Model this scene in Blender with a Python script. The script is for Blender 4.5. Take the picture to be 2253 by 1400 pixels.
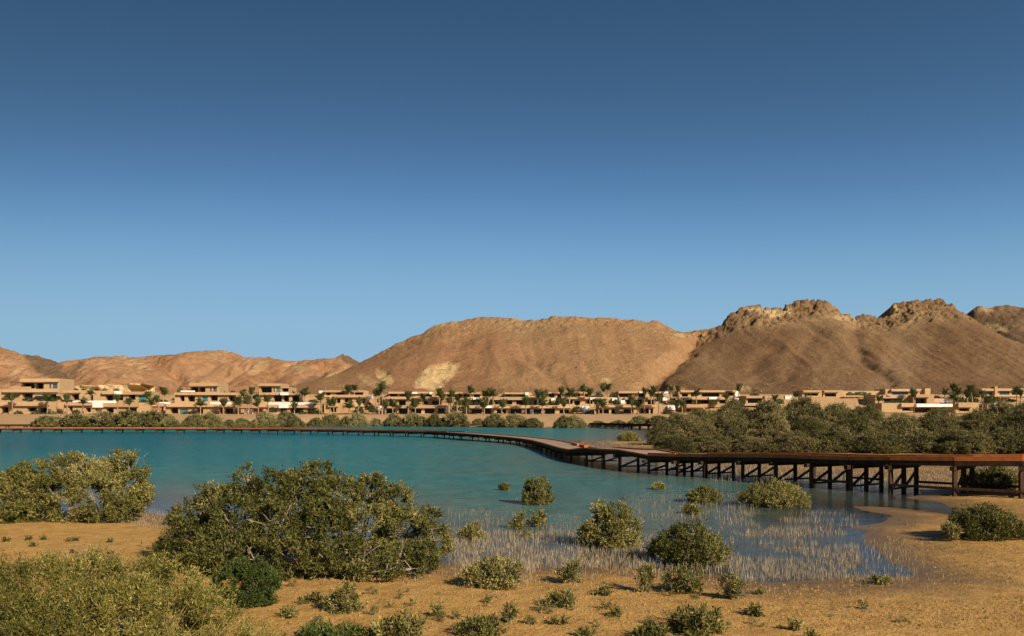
import bpy, math, random
import numpy as np

# ------------------------------------------------------------------ scene, camera, light
for o in list(bpy.data.objects):
    bpy.data.objects.remove(o)
SC = bpy.context.scene
COL = SC.collection
SC.render.engine = 'CYCLES'
SC.render.resolution_x, SC.render.resolution_y = 1024, 636

H = 3.8            # eye height above the lagoon
F = 1951.0         # focal length in photograph pixels (2253 wide)
HZ = 910.0         # horizon row in the photograph
CX = 1126.5

cam_data = bpy.data.cameras.new('camera')
cam_data.sensor_width = 36.0
cam_data.lens = 36.0 * F / 2253.0
cam_data.shift_y = (HZ - 700.0) / 2253.0
cam_data.clip_start = 0.1
cam_data.clip_end = 9000.0
cam = bpy.data.objects.new('camera', cam_data)
cam.location = (0, 0, H)
cam.rotation_euler = (math.radians(90), 0, 0)
COL.objects.link(cam)
SC.camera = cam

SUN_EL, SUN_AZ = math.radians(28), math.radians(141)     # azimuth clockwise from +Y
sdir = (math.sin(SUN_AZ) * math.cos(SUN_EL), math.cos(SUN_AZ) * math.cos(SUN_EL), math.sin(SUN_EL))

world = bpy.data.worlds.new('World')
SC.world = world
world.use_nodes = True
wn = world.node_tree.nodes
wl = world.node_tree.links
wn.clear()
w_out = wn.new('ShaderNodeOutputWorld')
w_bg = wn.new('ShaderNodeBackground')
w_sky = wn.new('ShaderNodeTexSky')
w_sky.sky_type = 'NISHITA'
w_sky.sun_disc = False
w_sky.sun_elevation = SUN_EL
w_sky.sun_rotation = SUN_AZ
w_sky.altitude = 200
w_sky.air_density = 1.0
w_sky.dust_density = 0.1
w_sky.ozone_density = 2.2
# tone of the clear winter sky: deeper overhead, held back along the dusty horizon
w_in = wn.new('ShaderNodeVectorMath'); w_in.operation = 'SCALE'; w_in.inputs['Scale'].default_value = 0.05
w_cur = wn.new('ShaderNodeRGBCurve')
for ch, pts in ((0, ((0, 0), (0.065, 0.040), (0.21, 0.255), (0.314, 0.285), (0.6, 0.36), (1, 0.5))), (1, ((0, 0), (0.111, 0.100), (0.315, 0.462), (0.435, 0.485), (0.7, 0.56), (1, 0.68))), (2, ((0, 0), (0.195, 0.205), (0.397, 0.675), (0.5, 0.70), (0.75, 0.76), (1, 0.85)))):
    cv = w_cur.mapping.curves[ch]
    cv.points[0].location = pts[0]; cv.points[1].location = pts[-1]
    for p_ in pts[1:-1]: cv.points.new(*p_)
w_cur.mapping.update()
w_mul = wn.new('ShaderNodeVectorMath'); w_mul.operation = 'SCALE'; w_mul.inputs['Scale'].default_value = 10.0
w_bg.inputs['Strength'].default_value = 0.081
# the clear sky grows a little brighter towards the side of the sun
w_tc = wn.new('ShaderNodeTexCoord'); w_sep = wn.new('ShaderNodeSeparateXYZ'); wl.new(w_tc.outputs['Generated'], w_sep.inputs[0])
w_lin = wn.new('ShaderNodeMath'); w_lin.operation = 'MULTIPLY_ADD'; w_lin.inputs[1].default_value = 0.40; w_lin.inputs[2].default_value = 0.98
wl.new(w_sep.outputs['X'], w_lin.inputs[0])
w_side = wn.new('ShaderNodeVectorMath'); w_side.operation = 'SCALE'
wl.new(w_sky.outputs[0], w_side.inputs[0]); wl.new(w_lin.outputs[0], w_side.inputs['Scale'])
wl.new(w_side.outputs[0], w_in.inputs[0])
wl.new(w_in.outputs[0], w_cur.inputs['Color'])
wl.new(w_cur.outputs[0], w_mul.inputs[0])
wl.new(w_mul.outputs[0], w_bg.inputs['Color'])
wl.new(w_bg.outputs[0], w_out.inputs['Surface'])

sun_data = bpy.data.lights.new('sun', 'SUN')
sun_data.energy = 5.0
sun_data.angle = math.radians(0.53)
sun_data.color = (1.0, 0.83, 0.61)
sun = bpy.data.objects.new('sun', sun_data)
from mathutils import Vector, Matrix
sun.rotation_euler = Vector(sdir).to_track_quat('Z', 'Y').to_euler()
sun.location = (60, -90, 60)
COL.objects.link(sun)

SC.view_settings.view_transform = 'Standard'
SC.view_settings.look = 'None'
SC.view_settings.exposure = 0.3
SC.view_settings.gamma = 1.0
SC.view_settings.use_curve_mapping = False

# ------------------------------------------------------------------ numeric helpers
rng = np.random.default_rng(7)
random.seed(7)

def at(px, py, Y):
    return np.array([(px - CX) / F * Y, Y, H + (HZ - py) / F * Y])

def zpx(py, Y):
    return H + (HZ - py) / F * Y

def xpx(px, Y):
    return (px - CX) / F * Y

def _hash(ix, iy, iz, seed):
    h = (ix.astype(np.int64) * 374761393 + iy.astype(np.int64) * 668265263 + iz.astype(np.int64) * 2147483647 + seed * 974634777) & 0xFFFFFFFF
    h = ((h ^ (h >> 13)) * 1274126177) & 0xFFFFFFFF
    h = ((h ^ (h >> 16)) * 2246822519) & 0xFFFFFFFF
    return ((h ^ (h >> 15)) & 0xFFFFFF) / float(0xFFFFFF)

def vnoise(x, y, z=0.0, seed=0):
    x, y, z = np.broadcast_arrays(np.asarray(x, float), np.asarray(y, float), np.asarray(z, float))
    fx, fy, fz = np.floor(x), np.floor(y), np.floor(z)
    tx, ty, tz = x - fx, y - fy, z - fz
    tx, ty, tz = [t * t * (3 - 2 * t) for t in (tx, ty, tz)]
    r = 0
    for i in (0, 1):
        for j in (0, 1):
            for k in (0, 1):
                w = (tx if i else 1 - tx) * (ty if j else 1 - ty) * (tz if k else 1 - tz)
                r = r + w * _hash(fx + i, fy + j, fz + k, seed)
    return r

def fbm(x, y, z=0.0, octv=4, seed=0, gain=0.5):
    a, s, t = 1.0, 0.0, 0.0
    x = np.asarray(x, float); y = np.asarray(y, float); z = np.asarray(z, float)
    for o in range(octv):
        s = s + a * (vnoise(x, y, z, seed + o * 17) - 0.5)
        t += a * 0.5
        a *= gain
        x, y, z = x * 2.03, y * 2.03, z * 2.03
    return s / t

def smooth(a, b, x):
    t = np.clip((x - a) / (b - a), 0, 1)
    return t * t * (3 - 2 * t)

def nrm(v):
    return v / np.maximum(np.linalg.norm(v, axis=-1, keepdims=True), 1e-9)

# ------------------------------------------------------------------ mesh helpers
def mesh_np(name, verts, faces, smooth_shade=False):
    verts = np.asarray(verts, np.float32)
    faces = np.asarray(faces, np.int32)
    me = bpy.data.meshes.new(name)
    k = faces.shape[1]
    me.vertices.add(len(verts))
    me.vertices.foreach_set('co', verts.ravel())
    me.loops.add(faces.size)
    me.loops.foreach_set('vertex_index', faces.ravel())
    me.polygons.add(len(faces))
    me.polygons.foreach_set('loop_start', np.arange(len(faces), dtype=np.int32) * k)
    me.polygons.foreach_set('use_smooth', np.full(len(faces), smooth_shade, bool))
    me.update(calc_edges=True)
    return me

def add_attr(me, name, vals, domain='POINT'):
    vals = np.asarray(vals, np.float32)
    if vals.ndim == 1:
        a = me.attributes.new(name, 'FLOAT', domain)
        a.data.foreach_set('value', vals)
    else:
        a = me.attributes.new(name, 'FLOAT_COLOR', domain)
        if vals.shape[1] == 3:
            vals = np.concatenate([vals, np.ones((len(vals), 1), np.float32)], 1)
        a.data.foreach_set('color', vals.ravel())

def obj(name, me, mat=None, parent=None, loc=None, label=None, cat=None, group=None, kind=None):
    o = bpy.data.objects.new(name, me)
    COL.objects.link(o)
    if mat is not None and me is not None and len(me.materials) == 0:
        me.materials.append(mat)
    if parent is not None:
        o.parent = parent
    if loc is not None:
        o.location = [float(c) for c in loc]
    if label: o['label'] = label
    if cat: o['category'] = cat
    if group: o['group'] = group
    if kind: o['kind'] = kind
    return o

def thing(name, loc, label, cat, group=None, rz=0.0, scale=None):
    o = obj(name, None, None, None, loc, label, cat, group)
    o.empty_display_size = 0.5
    o.rotation_euler = (0, 0, rz)
    if scale is not None: o.scale = scale
    return o

class MB:
    """collects quads and links them as one mesh"""
    def __init__(s): s.v = []; s.f = []
    def quad(s, a, b, c, d):
        n = len(s.v); s.v += [a, b, c, d]; s.f.append((n, n + 1, n + 2, n + 3))
    def hexa(s, p):       # p: 8 points, bottom 4 ccw then top 4 ccw
        n = len(s.v); s.v += [tuple(q) for q in p]
        for q in ((3, 2, 1, 0), (4, 5, 6, 7), (0, 1, 5, 4), (1, 2, 6, 5), (2, 3, 7, 6), (3, 0, 4, 7)):
            s.f.append(tuple(n + i for i in q))
    def box(s, x0, x1, y0, y1, z0, z1):
        s.hexa([(x0, y0, z0), (x1, y0, z0), (x1, y1, z0), (x0, y1, z0), (x0, y0, z1), (x1, y0, z1), (x1, y1, z1), (x0, y1, z1)])
    def beam(s, a, b, w, h, up=(0, 0, 1)):      # square beam from a to b
        a = np.array(a, float); b = np.array(b, float)
        d = nrm(b - a); u = np.array(up, float)
        if abs(d @ u) > 0.95: u = np.array((0.0, 1.0, 0.0))
        r = nrm(np.cross(d, u)); u = np.cross(r, d)
        r = r * w / 2; u = u * h / 2
        s.hexa([a - r - u, a + r - u, b + r - u, b - r - u, a - r + u, a + r + u, b + r + u, b - r + u])
    def mesh(s, name):
        return mesh_np(name, np.array(s.v, float), np.array(s.f))
    def build(s, name, mat, parent=None, **kw):
        return obj(name, s.mesh(name), mat, parent, **kw)

def tubes(lines, sides=5):
    """lines: list of (points(n,3), radii(n)); returns verts, quads"""
    V = []; Fq = []; n0 = 0
    ang = np.arange(sides) / sides * 2 * math.pi
    for pts, rad in lines:
        pts = np.asarray(pts, float); n = len(pts)
        t = nrm(np.gradient(pts, axis=0))
        ref = np.where(np.abs(t[:, 2:3]) > 0.9, np.array([[1.0, 0, 0]]), np.array([[0, 0, 1.0]]))
        a = nrm(np.cross(t, ref)); b = np.cross(t, a)
        ring = pts[:, None, :] + (a[:, None, :] * np.cos(ang)[None, :, None] + b[:, None, :] * np.sin(ang)[None, :, None]) * np.asarray(rad)[:, None, None]
        V.append(ring.reshape(-1, 3))
        i = np.arange(n - 1)[:, None] * sides; j = np.arange(sides)[None, :]; j2 = (j + 1) % sides
        q = np.stack([i + j, i + j2, i + sides + j2, i + sides + j], -1).reshape(-1, 4) + n0
        Fq.append(q); n0 += n * sides
    return np.concatenate(V), np.concatenate(Fq)

# ------------------------------------------------------------------ materials
def new_mat(name):
    m = bpy.data.materials.new(name); m.use_nodes = True
    nt = m.node_tree; nt.nodes.clear()
    return m, nt.nodes, nt.links

def bsdf_out(N, L, rough=0.9, spec=0.2):
    out = N.new('ShaderNodeOutputMaterial'); b = N.new('ShaderNodeBsdfPrincipled')
    b.inputs['Roughness'].default_value = rough
    b.inputs['Specular IOR Level'].default_value = spec
    L.new(b.outputs[0], out.inputs['Surface'])
    return b, out

def noise(N, L, scale, detail=4, rough=0.55, coord='Object', stretch=None):
    tc = N.new('ShaderNodeTexCoord'); n = N.new('ShaderNodeTexNoise')
    n.inputs['Scale'].default_value = scale; n.inputs['Detail'].default_value = detail; n.inputs['Roughness'].default_value = rough
    src = tc.outputs[coord]
    if stretch:
        mp = N.new('ShaderNodeMapping'); mp.inputs['Scale'].default_value = stretch
        L.new(src, mp.inputs['Vector']); src = mp.outputs[0]
    L.new(src, n.inputs['Vector'])
    return n

def ramp(N, L, fac, stops):
    r = N.new('ShaderNodeValToRGB')
    e = r.color_ramp.elements
    while len(e) < len(stops): e.new(0.5)
    for i, (p, c) in enumerate(stops):
        e[i].position = p; e[i].color = (*c, 1)
    L.new(fac, r.inputs['Fac'])
    return r

def mixc(N, L, a, b, fac, mode='MIX'):
    m = N.new('ShaderNodeMix'); m.data_type = 'RGBA'; m.blend_type = mode
    for s, v in ((m.inputs['A'], a), (m.inputs['B'], b), (m.inputs['Factor'], fac)):
        if hasattr(v, 'is_output'): L.new(v, s)
        elif isinstance(v, tuple): s.default_value = (*v, 1)
        else: s.default_value = v
    return m.outputs['Result']

def bump(N, L, height, strength, dist, prev=None):
    b = N.new('ShaderNodeBump'); b.inputs['Strength'].default_value = strength; b.inputs['Distance'].default_value = dist
    L.new(height, b.inputs['Height'])
    if prev is not None: L.new(prev, b.inputs['Normal'])
    return b.outputs[0]

def attr(N, name):
    a = N.new('ShaderNodeAttribute'); a.attribute_name = name
    return a

def math_n(N, L, op, a, b=None, clamp=False):
    m = N.new('ShaderNodeMath'); m.operation = op; m.use_clamp = clamp
    for s, v in ((m.inputs[0], a), (m.inputs[1], b)):
        if v is None: continue
        if hasattr(v, 'is_output'): L.new(v, s)
        else: s.default_value = v
    return m.outputs[0]

def mat_leaf(name, stops, trans=0.16, rough=0.55, spec=0.25):
    m, N, L = new_mat(name)
    b, out = bsdf_out(N, L, rough, spec)
    t = attr(N, 'tint')
    oi = N.new('ShaderNodeObjectInfo')
    j = math_n(N, L, 'MULTIPLY_ADD', oi.outputs['Random'], 0.26)
    N.active = None
    jn = j.node; jn.inputs[2].default_value = -0.13
    f = math_n(N, L, 'ADD', t.outputs['Fac'], j, True)
    r = ramp(N, L, f, stops)
    L.new(r.outputs[0], b.inputs['Base Color'])
    if trans > 0:
        tr = N.new('ShaderNodeBsdfTranslucent'); L.new(r.outputs[0], tr.inputs['Color'])
        mx = N.new('ShaderNodeMixShader'); mx.inputs[0].default_value = trans
        L.new(b.outputs[0], mx.inputs[1]); L.new(tr.outputs[0], mx.inputs[2]); L.new(mx.outputs[0], out.inputs['Surface'])
    return m

def mat_simple(name, c1, c2, scale, rough=0.85, spec=0.2, bs=0.3, bd=0.02, stretch=None, detail=5):
    m, N, L = new_mat(name)
    b, out = bsdf_out(N, L, rough, spec)
    n = noise(N, L, scale, detail, 0.6, 'Object', stretch)
    r = ramp(N, L, n.outputs['Fac'], [(0.3, c1), (0.7, c2)])
    oi = N.new('ShaderNodeObjectInfo')
    v = N.new('ShaderNodeHueSaturation')
    mm = math_n(N, L, 'MULTIPLY_ADD', oi.outputs['Random'], 0.24); mm.node.inputs[2].default_value = 0.88
    L.new(mm, v.inputs['Value']); L.new(r.outputs[0], v.inputs['Color'])
    L.new(v.outputs[0], b.inputs['Base Color'])
    if bs: L.new(bump(N, L, n.outputs['Fac'], bs, bd), b.inputs['Normal'])
    return m

M = {}
# mangrove leaves: green above, silvery olive where young or seen from below
M['leaf'] = mat_leaf('mangrove_leaf', [(0.0, (0.040, 0.050, 0.010)), (0.4, (0.125, 0.122, 0.028)), (0.7, (0.245, 0.215, 0.06)), (1.0, (0.43, 0.37, 0.145))])
M['leaf_yellow'] = mat_leaf('yellow_shrub_leaf', [(0.0, (0.040, 0.048, 0.010)), (0.4, (0.125, 0.122, 0.024)), (0.75, (0.28, 0.245, 0.055)), (1.0, (0.48, 0.40, 0.13))])
M['leaf_green'] = mat_leaf('green_shrub_leaf', [(0.0, (0.020, 0.034, 0.008)), (0.5, (0.055, 0.085, 0.016)), (1.0, (0.13, 0.15, 0.035))])
M['leaf_far'] = mat_leaf('far_mangrove_leaf', [(0.0, (0.040, 0.044, 0.012)), (0.4, (0.115, 0.110, 0.034)), (0.7, (0.23, 0.20, 0.075)), (1.0, (0.40, 0.33, 0.16))])
M['palm'] = mat_leaf('palm_frond', [(0.0, (0.030, 0.042, 0.012)), (0.5, (0.085, 0.105, 0.032)), (1.0, (0.20, 0.20, 0.08))], 0.15)
M['garden'] = mat_leaf('garden_leaf', [(0.0, (0.02, 0.035, 0.010)), (0.5, (0.05, 0.085, 0.022)), (1.0, (0.12, 0.14, 0.04))], 0.15)
M['bark'] = mat_simple('mangrove_bark', (0.16, 0.12, 0.085), (0.42, 0.35, 0.27), 14, 0.9, 0.1)
M['stem_yellow'] = mat_simple('yellow_stem', (0.16, 0.12, 0.04), (0.40, 0.32, 0.12), 9, 0.8, 0.15, 0)
M['palm_bark'] = mat_simple('palm_bark', (0.20, 0.13, 0.08), (0.42, 0.30, 0.19), 3, 0.95, 0.1)
M['root'] = mat_simple('breathing_root', (0.15, 0.115, 0.078), (0.46, 0.375, 0.26), 3, 0.9, 0.1, 0)
M['wall'] = mat_simple('sandstone_wall', (0.38, 0.255, 0.135), (0.53, 0.37, 0.205), 1.6, 0.95, 0.1, 0.4, 0.06, (1, 1, 2.5))
M['stucco'] = mat_simple('tan_stucco', (0.42, 0.28, 0.16), (0.50, 0.34, 0.20), 0.5, 0.95, 0.1, 0.1, 0.02)
M['salmon'] = mat_simple('salmon_stucco', (0.52, 0.30, 0.20), (0.60, 0.36, 0.24), 0.5, 0.95, 0.1, 0.1, 0.02)
M['white'] = mat_simple('white_render', (0.78, 0.74, 0.68), (0.82, 0.79, 0.74), 0.6, 0.9, 0.2, 0)
M['brick'] = mat_simple('red_brown_screen', (0.26, 0.11, 0.055), (0.36, 0.16, 0.08), 3, 0.9, 0.1)
M['frame'] = mat_simple('dark_frame', (0.05, 0.035, 0.025), (0.07, 0.05, 0.035), 3, 0.6, 0.3, 0)
M['wood_roof'] = mat_simple('timber_canopy', (0.16, 0.085, 0.045), (0.24, 0.13, 0.07), 3, 0.85, 0.15)
M['kerb'] = mat_simple('rust_brown_kerb', (0.28, 0.088, 0.025), (0.50, 0.165, 0.045), 2.2, 0.75, 0.25, 0.3, 0.01)
M['fascia'] = mat_simple('dark_fascia', (0.022, 0.014, 0.009), (0.06, 0.036, 0.021), 2.5, 0.85, 0.15, 0.3, 0.01)
M['post'] = mat_simple('wet_timber_post', (0.025, 0.014, 0.009), (0.085, 0.042, 0.024), 2.5, 0.8, 0.2, 0.4, 0.01, (3, 3, 0.6))
M['rock'] = mat_simple('pale_rock', (0.38, 0.27, 0.14), (0.60, 0.46, 0.26), 0.35, 1.0, 0.05, 0.9, 0.6)
M['boulder'] = mat_simple('scree_rock', (0.17, 0.11, 0.065), (0.34, 0.225, 0.13), 0.6, 1.0, 0.05, 0.5, 0.2)
M['clod'] = mat_simple('mud_clod', (0.13, 0.075, 0.03), (0.44, 0.28, 0.11), 6, 1.0, 0.05, 0)

def mat_glass(name, c, rough=0.06):
    m, N, L = new_mat(name)
    b, out = bsdf_out(N, L, rough, 0.28)
    b.inputs['Base Color'].default_value = (*c, 1)
    n = noise(N, L, 0.8, 2); L.new(bump(N, L, n.outputs['Fac'], 0.05, 0.02), b.inputs['Normal'])
    return m
M['glass'] = mat_glass('dark_window_glass', (0.014, 0.012, 0.012), 0.2)
M['teal_glass'] = mat_glass('teal_window_glass', (0.05, 0.21, 0.23))
M['blue_glass'] = mat_glass('blue_window_glass', (0.05, 0.11, 0.17))

def mat_deck():
    m, N, L = new_mat('weathered_deck_boards')
    b, out = bsdf_out(N, L, 0.85, 0.2)
    n1 = noise(N, L, 0.7, 5); n2 = noise(N, L, 9, 3)
    a = attr(N, 'along')
    fr = math_n(N, L, 'FRACT', math_n(N, L, 'MULTIPLY', a.outputs['Fac'], 1 / 0.145))
    gap = math_n(N, L, 'LESS_THAN', fr, 0.07)
    idx = math_n(N, L, 'FLOOR', math_n(N, L, 'MULTIPLY', a.outputs['Fac'], 1 / 0.145))
    wn_ = N.new('ShaderNodeTexWhiteNoise'); wn_.noise_dimensions = '1D'; L.new(idx, wn_.inputs['W'])
    c = ramp(N, L, n1.outputs['Fac'], [(0.3, (0.32, 0.215, 0.145)), (0.7, (0.46, 0.33, 0.24))]).outputs[0]
    hs = N.new('ShaderNodeHueSaturation'); v = math_n(N, L, 'MULTIPLY_ADD', wn_.outputs['Value'], 0.3); v.node.inputs[2].default_value = 0.85
    L.new(v, hs.inputs['Value']); L.new(c, hs.inputs['Color'])
    c = mixc(N, L, hs.outputs[0], (0.05, 0.035, 0.025), math_n(N, L, 'MULTIPLY', gap, 0.8))
    L.new(c, b.inputs['Base Color'])
    L.new(bump(N, L, n2.outputs['Fac'], 0.2, 0.01), b.inputs['Normal'])
    return m
M['deck'] = mat_deck()

def mat_ground():
    m, N, L = new_mat('tidal_sand')
    b, out = bsdf_out(N, L, 0.95, 0.15)
    n1 = noise(N, L, 0.22, 5); n2 = noise(N, L, 2.3, 6, 0.65); n3 = noise(N, L, 14, 4, 0.7)
    c1 = ramp(N, L, n1.outputs['Fac'], [(0.3, (0.48, 0.275, 0.080)), (0.7, (0.60, 0.36, 0.115))]).outputs[0]
    c2 = ramp(N, L, n2.outputs['Fac'], [(0.30, (0.27, 0.143, 0.042)), (0.50, (0.53, 0.308, 0.094)), (0.75, (0.68, 0.425, 0.16))]).outputs[0]
    c = mixc(N, L, c1, c2, 0.55)
    sp = ramp(N, L, n3.outputs['Fac'], [(0.34, (0.40, 0.36, 0.32)), (0.46, (1, 1, 1))]).outputs[0]
    c = mixc(N, L, c, sp, 0.6, 'MULTIPLY')
    far = attr(N, 'far')
    cf = ramp(N, L, n1.outputs['Fac'], [(0.3, (0.44, 0.28, 0.14)), (0.7, (0.54, 0.355, 0.185))]).outputs[0]
    c = mixc(N, L, c, cf, far.outputs['Fac'])
    wet = attr(N, 'wet')
    c = mixc(N, L, c, (0.13, 0.085, 0.045), math_n(N, L, 'MULTIPLY', wet.outputs['Fac'], 0.8))
    L.new(c, b.inputs['Base Color'])
    rr = math_n(N, L, 'MULTIPLY_ADD', wet.outputs['Fac'], -0.55); rr.node.inputs[2].default_value = 0.95
    L.new(rr, b.inputs['Roughness'])
    h = math_n(N, L, 'MULTIPLY_ADD', n2.outputs['Fac'], 2.0); L.new(n3.outputs['Fac'], h.node.inputs[2])
    L.new(bump(N, L, h, 0.85, 0.055), b.inputs['Normal'])
    return m
M['ground'] = mat_ground()

def mat_water():
    m, N, L = new_mat('lagoon_water')
    out = N.new('ShaderNodeOutputMaterial')
    d = attr(N, 'offshore')
    n0 = noise(N, L, 0.03, 3, 0.5, 'Object', (1, 2.5, 1))
    dd = math_n(N, L, 'MULTIPLY_ADD', math_n(N, L, 'SUBTRACT', n0.outputs['Fac'], 0.5), 14.0); L.new(d.outputs['Fac'], dd.node.inputs[2])
    f = math_n(N, L, 'DIVIDE', dd, 60.0, True)
    col = ramp(N, L, f, [(0.0, (0.135, 0.155, 0.13)), (0.12, (0.092, 0.165, 0.145)), (0.35, (0.034, 0.190, 0.202)), (0.7, (0.006, 0.168, 0.203)), (1.0, (0.001, 0.130, 0.172))]).outputs[0]
    # ripples
    w1 = noise(N, L, 0.9, 3, 0.6, 'Object', (0.55, 1.6, 1)); w2 = noise(N, L, 3.6, 3, 0.6, 'Object', (0.5, 1.5, 1))
    hsum = math_n(N, L, 'MULTIPLY_ADD', w1.outputs['Fac'], 3.0); L.new(w2.outputs['Fac'], hsum.node.inputs[2])
    w3 = noise(N, L, 0.85, 5, 0.7, 'Object', (0.8, 0.42, 1))
    calm = math_n(N, L, 'DIVIDE', d.outputs['Fac'], 14.0, True)          # sheltered shallows are calmer
    nb = bump(N, L, hsum, 0.9, 0.06)
    bs_ = math_n(N, L, 'MULTIPLY_ADD', calm, 0.78); bs_.node.inputs[2].default_value = 0.14
    L.new(bs_, nb.node.inputs['Strength'])
    col = mixc(N, L, col, ramp(N, L, math_n(N, L, 'MULTIPLY_ADD', w1.outputs['Fac'], 0.5) if False else w3.outputs['Fac'], [(0.32, (0.60, 0.70, 0.74)), (0.68, (1.35, 1.25, 1.2))]).outputs[0], 0.75, 'MULTIPLY')  # light and dark of the ripples painted into the water colour
    dif = N.new('ShaderNodeBsdfDiffuse'); L.new(col, dif.inputs['Color']); L.new(nb, dif.inputs['Normal'])
    tr = N.new('ShaderNodeBsdfTransparent'); tr.inputs['Color'].default_value = (0.86, 0.93, 0.9, 1)
    al = math_n(N, L, 'DIVIDE', d.outputs['Fac'], 9.0, True)
    al = math_n(N, L, 'MULTIPLY_ADD', al, 0.8); al.node.inputs[2].default_value = 0.2
    al.node.use_clamp = True
    body = N.new('ShaderNodeMixShader'); L.new(al, body.inputs[0]); L.new(tr.outputs[0], body.inputs[1]); L.new(dif.outputs[0], body.inputs[2])
    gl = N.new('ShaderNodeBsdfGlossy'); gl.inputs['Roughness'].default_value = 0.12; L.new(nb, gl.inputs['Normal'])
    fr = N.new('ShaderNodeFresnel'); fr.inputs['IOR'].default_value = 1.33; L.new(nb, fr.inputs['Normal'])
    fk = math_n(N, L, 'MULTIPLY_ADD', calm, -0.45); fk.node.inputs[2].default_value = 0.88
    ff = math_n(N, L, 'MULTIPLY', fr.outputs[0], fk, True)
    mx = N.new('ShaderNodeMixShader'); L.new(ff, mx.inputs[0]); L.new(body.outputs[0], mx.inputs[1]); L.new(gl.outputs[0], mx.inputs[2])
    L.new(mx.outputs[0], out.inputs['Surface'])
    return m
M['water'] = mat_water()

def mat_mountain(name, bs=1.0):
    m, N, L = new_mat(name)
    b, out = bsdf_out(N, L, 1.0, 0.03)
    a = attr(N, 'rockcol')
    n1 = noise(N, L, 0.05, 6, 0.65); n2 = noise(N, L, 0.45, 6, 0.75); n3 = noise(N, L, 1.5, 3, 0.7)
    c = mixc(N, L, a.outputs['Color'], ramp(N, L, n1.outputs['Fac'], [(0.3, (0.86, 0.82, 0.78)), (0.7, (1.14, 1.12, 1.1))]).outputs[0], 0.8, 'MULTIPLY')
    c = mixc(N, L, c, ramp(N, L, n2.outputs['Fac'], [(0.28, (0.62, 0.6, 0.58)), (0.5, (1, 1, 1)), (0.74, (1.3, 1.28, 1.25))]).outputs[0], 0.8, 'MULTIPLY')
    c = mixc(N, L, c, ramp(N, L, n3.outputs['Fac'], [(0.34, (0.42, 0.40, 0.38)), (0.46, (1, 1, 1)), (0.58, (1, 1, 1)), (0.7, (1.45, 1.4, 1.35))]).outputs[0], 0.85, 'MULTIPLY')
    L.new(c, b.inputs['Base Color'])
    h = math_n(N, L, 'MULTIPLY_ADD', n2.outputs['Fac'], 2.2); L.new(n3.outputs['Fac'], h.node.inputs[2])
    L.new(bump(N, L, h, 0.8 * bs, 0.9), b.inputs['Normal'])
    return m
M['mountain'] = mat_mountain('desert_slope')
M['far_hill'] = mat_mountain('far_desert_slope')

# ------------------------------------------------------------------ lagoon outline and terrain
def g0(px, py):
    Y = H * F / (py - HZ)
    return ((px - CX) / F * Y, Y)

NEAR = [(-700, 1118), (0, 1126), (160, 1128), (330, 1124), (372, 1136), (500, 1162), (800, 1212), (985, 1238), (1060, 1248), (1200, 1246), (1300, 1247), (1450, 1252), (1560, 1262),
        (1650, 1274), (1700, 1279), (1850, 1276), (1985, 1264), (1960, 1245), (1940, 1225), (1925, 1205), (1890, 1190), (1888, 1178), (1905, 1168), (1880, 1160), (1930, 1150),
        (1960, 1136), (1910, 1128), (1870, 1118), (1845, 1112), (1900, 1113), (1980, 1119), (2050, 1128), (2112, 1134), (2125, 1120), (2060, 1105), (1995, 1098), (1985, 1094),
        (2010, 1090), (2030, 1080), (2005, 1066), (1950, 1056), (1850, 1049), (1700, 1043), (1600, 1036), (1550, 1026), (1500, 1012), (1450, 1000), (1400, 990), (1350, 982),
        (1292, 976), (1296, 972), (1340, 971), (1400, 972), (1440, 973), (1452, 966), (1455, 956), (1445, 946), (1380, 940), (1290, 939), (1200, 941), (1100, 940), (900, 937),
        (760, 936), (640, 937), (560, 939), (480, 941), (380, 942), (200, 944), (0, 946), (-300, 947), (-900, 950)]
POLY = np.array([g0(*p) for p in NEAR])
POLY = np.concatenate([POLY, np.array([[-420.0, 160.0], [-420.0, 60.0]])])

def shore_sd(x, y):
    """signed distance to the shoreline, positive on land"""
    x = np.asarray(x, float).ravel(); y = np.asarray(y, float).ravel()
    best = np.full(x.shape, 1e18); inside = np.zeros(x.shape, bool)
    n = len(POLY)
    for i in range(n):
        ax, ay = POLY[i]; bx, by = POLY[(i + 1) % n]
        dx, dy = bx - ax, by - ay
        t = np.clip(((x - ax) * dx + (y - ay) * dy) / (dx * dx + dy * dy), 0, 1)
        best = np.minimum(best, (x - ax - t * dx) ** 2 + (y - ay - t * dy) ** 2)
        c = ((ay > y) != (by > y))
        with np.errstate(divide='ignore', invalid='ignore'):
            xi = ax + (y - ay) * dx / (dy if dy != 0 else 1e-9)
        inside ^= c & (x < xi)
    d = np.sqrt(best)
    return np.where(inside, -d, d)

FARZ = ([0, 225, 250, 268, 292, 309, 320, 345, 420, 600, 900, 6000], [0, 0, 0.5, 1.5, 2.9, 3.35, 4.2, 11.0, 12.5, 14, 15, 15])

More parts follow.
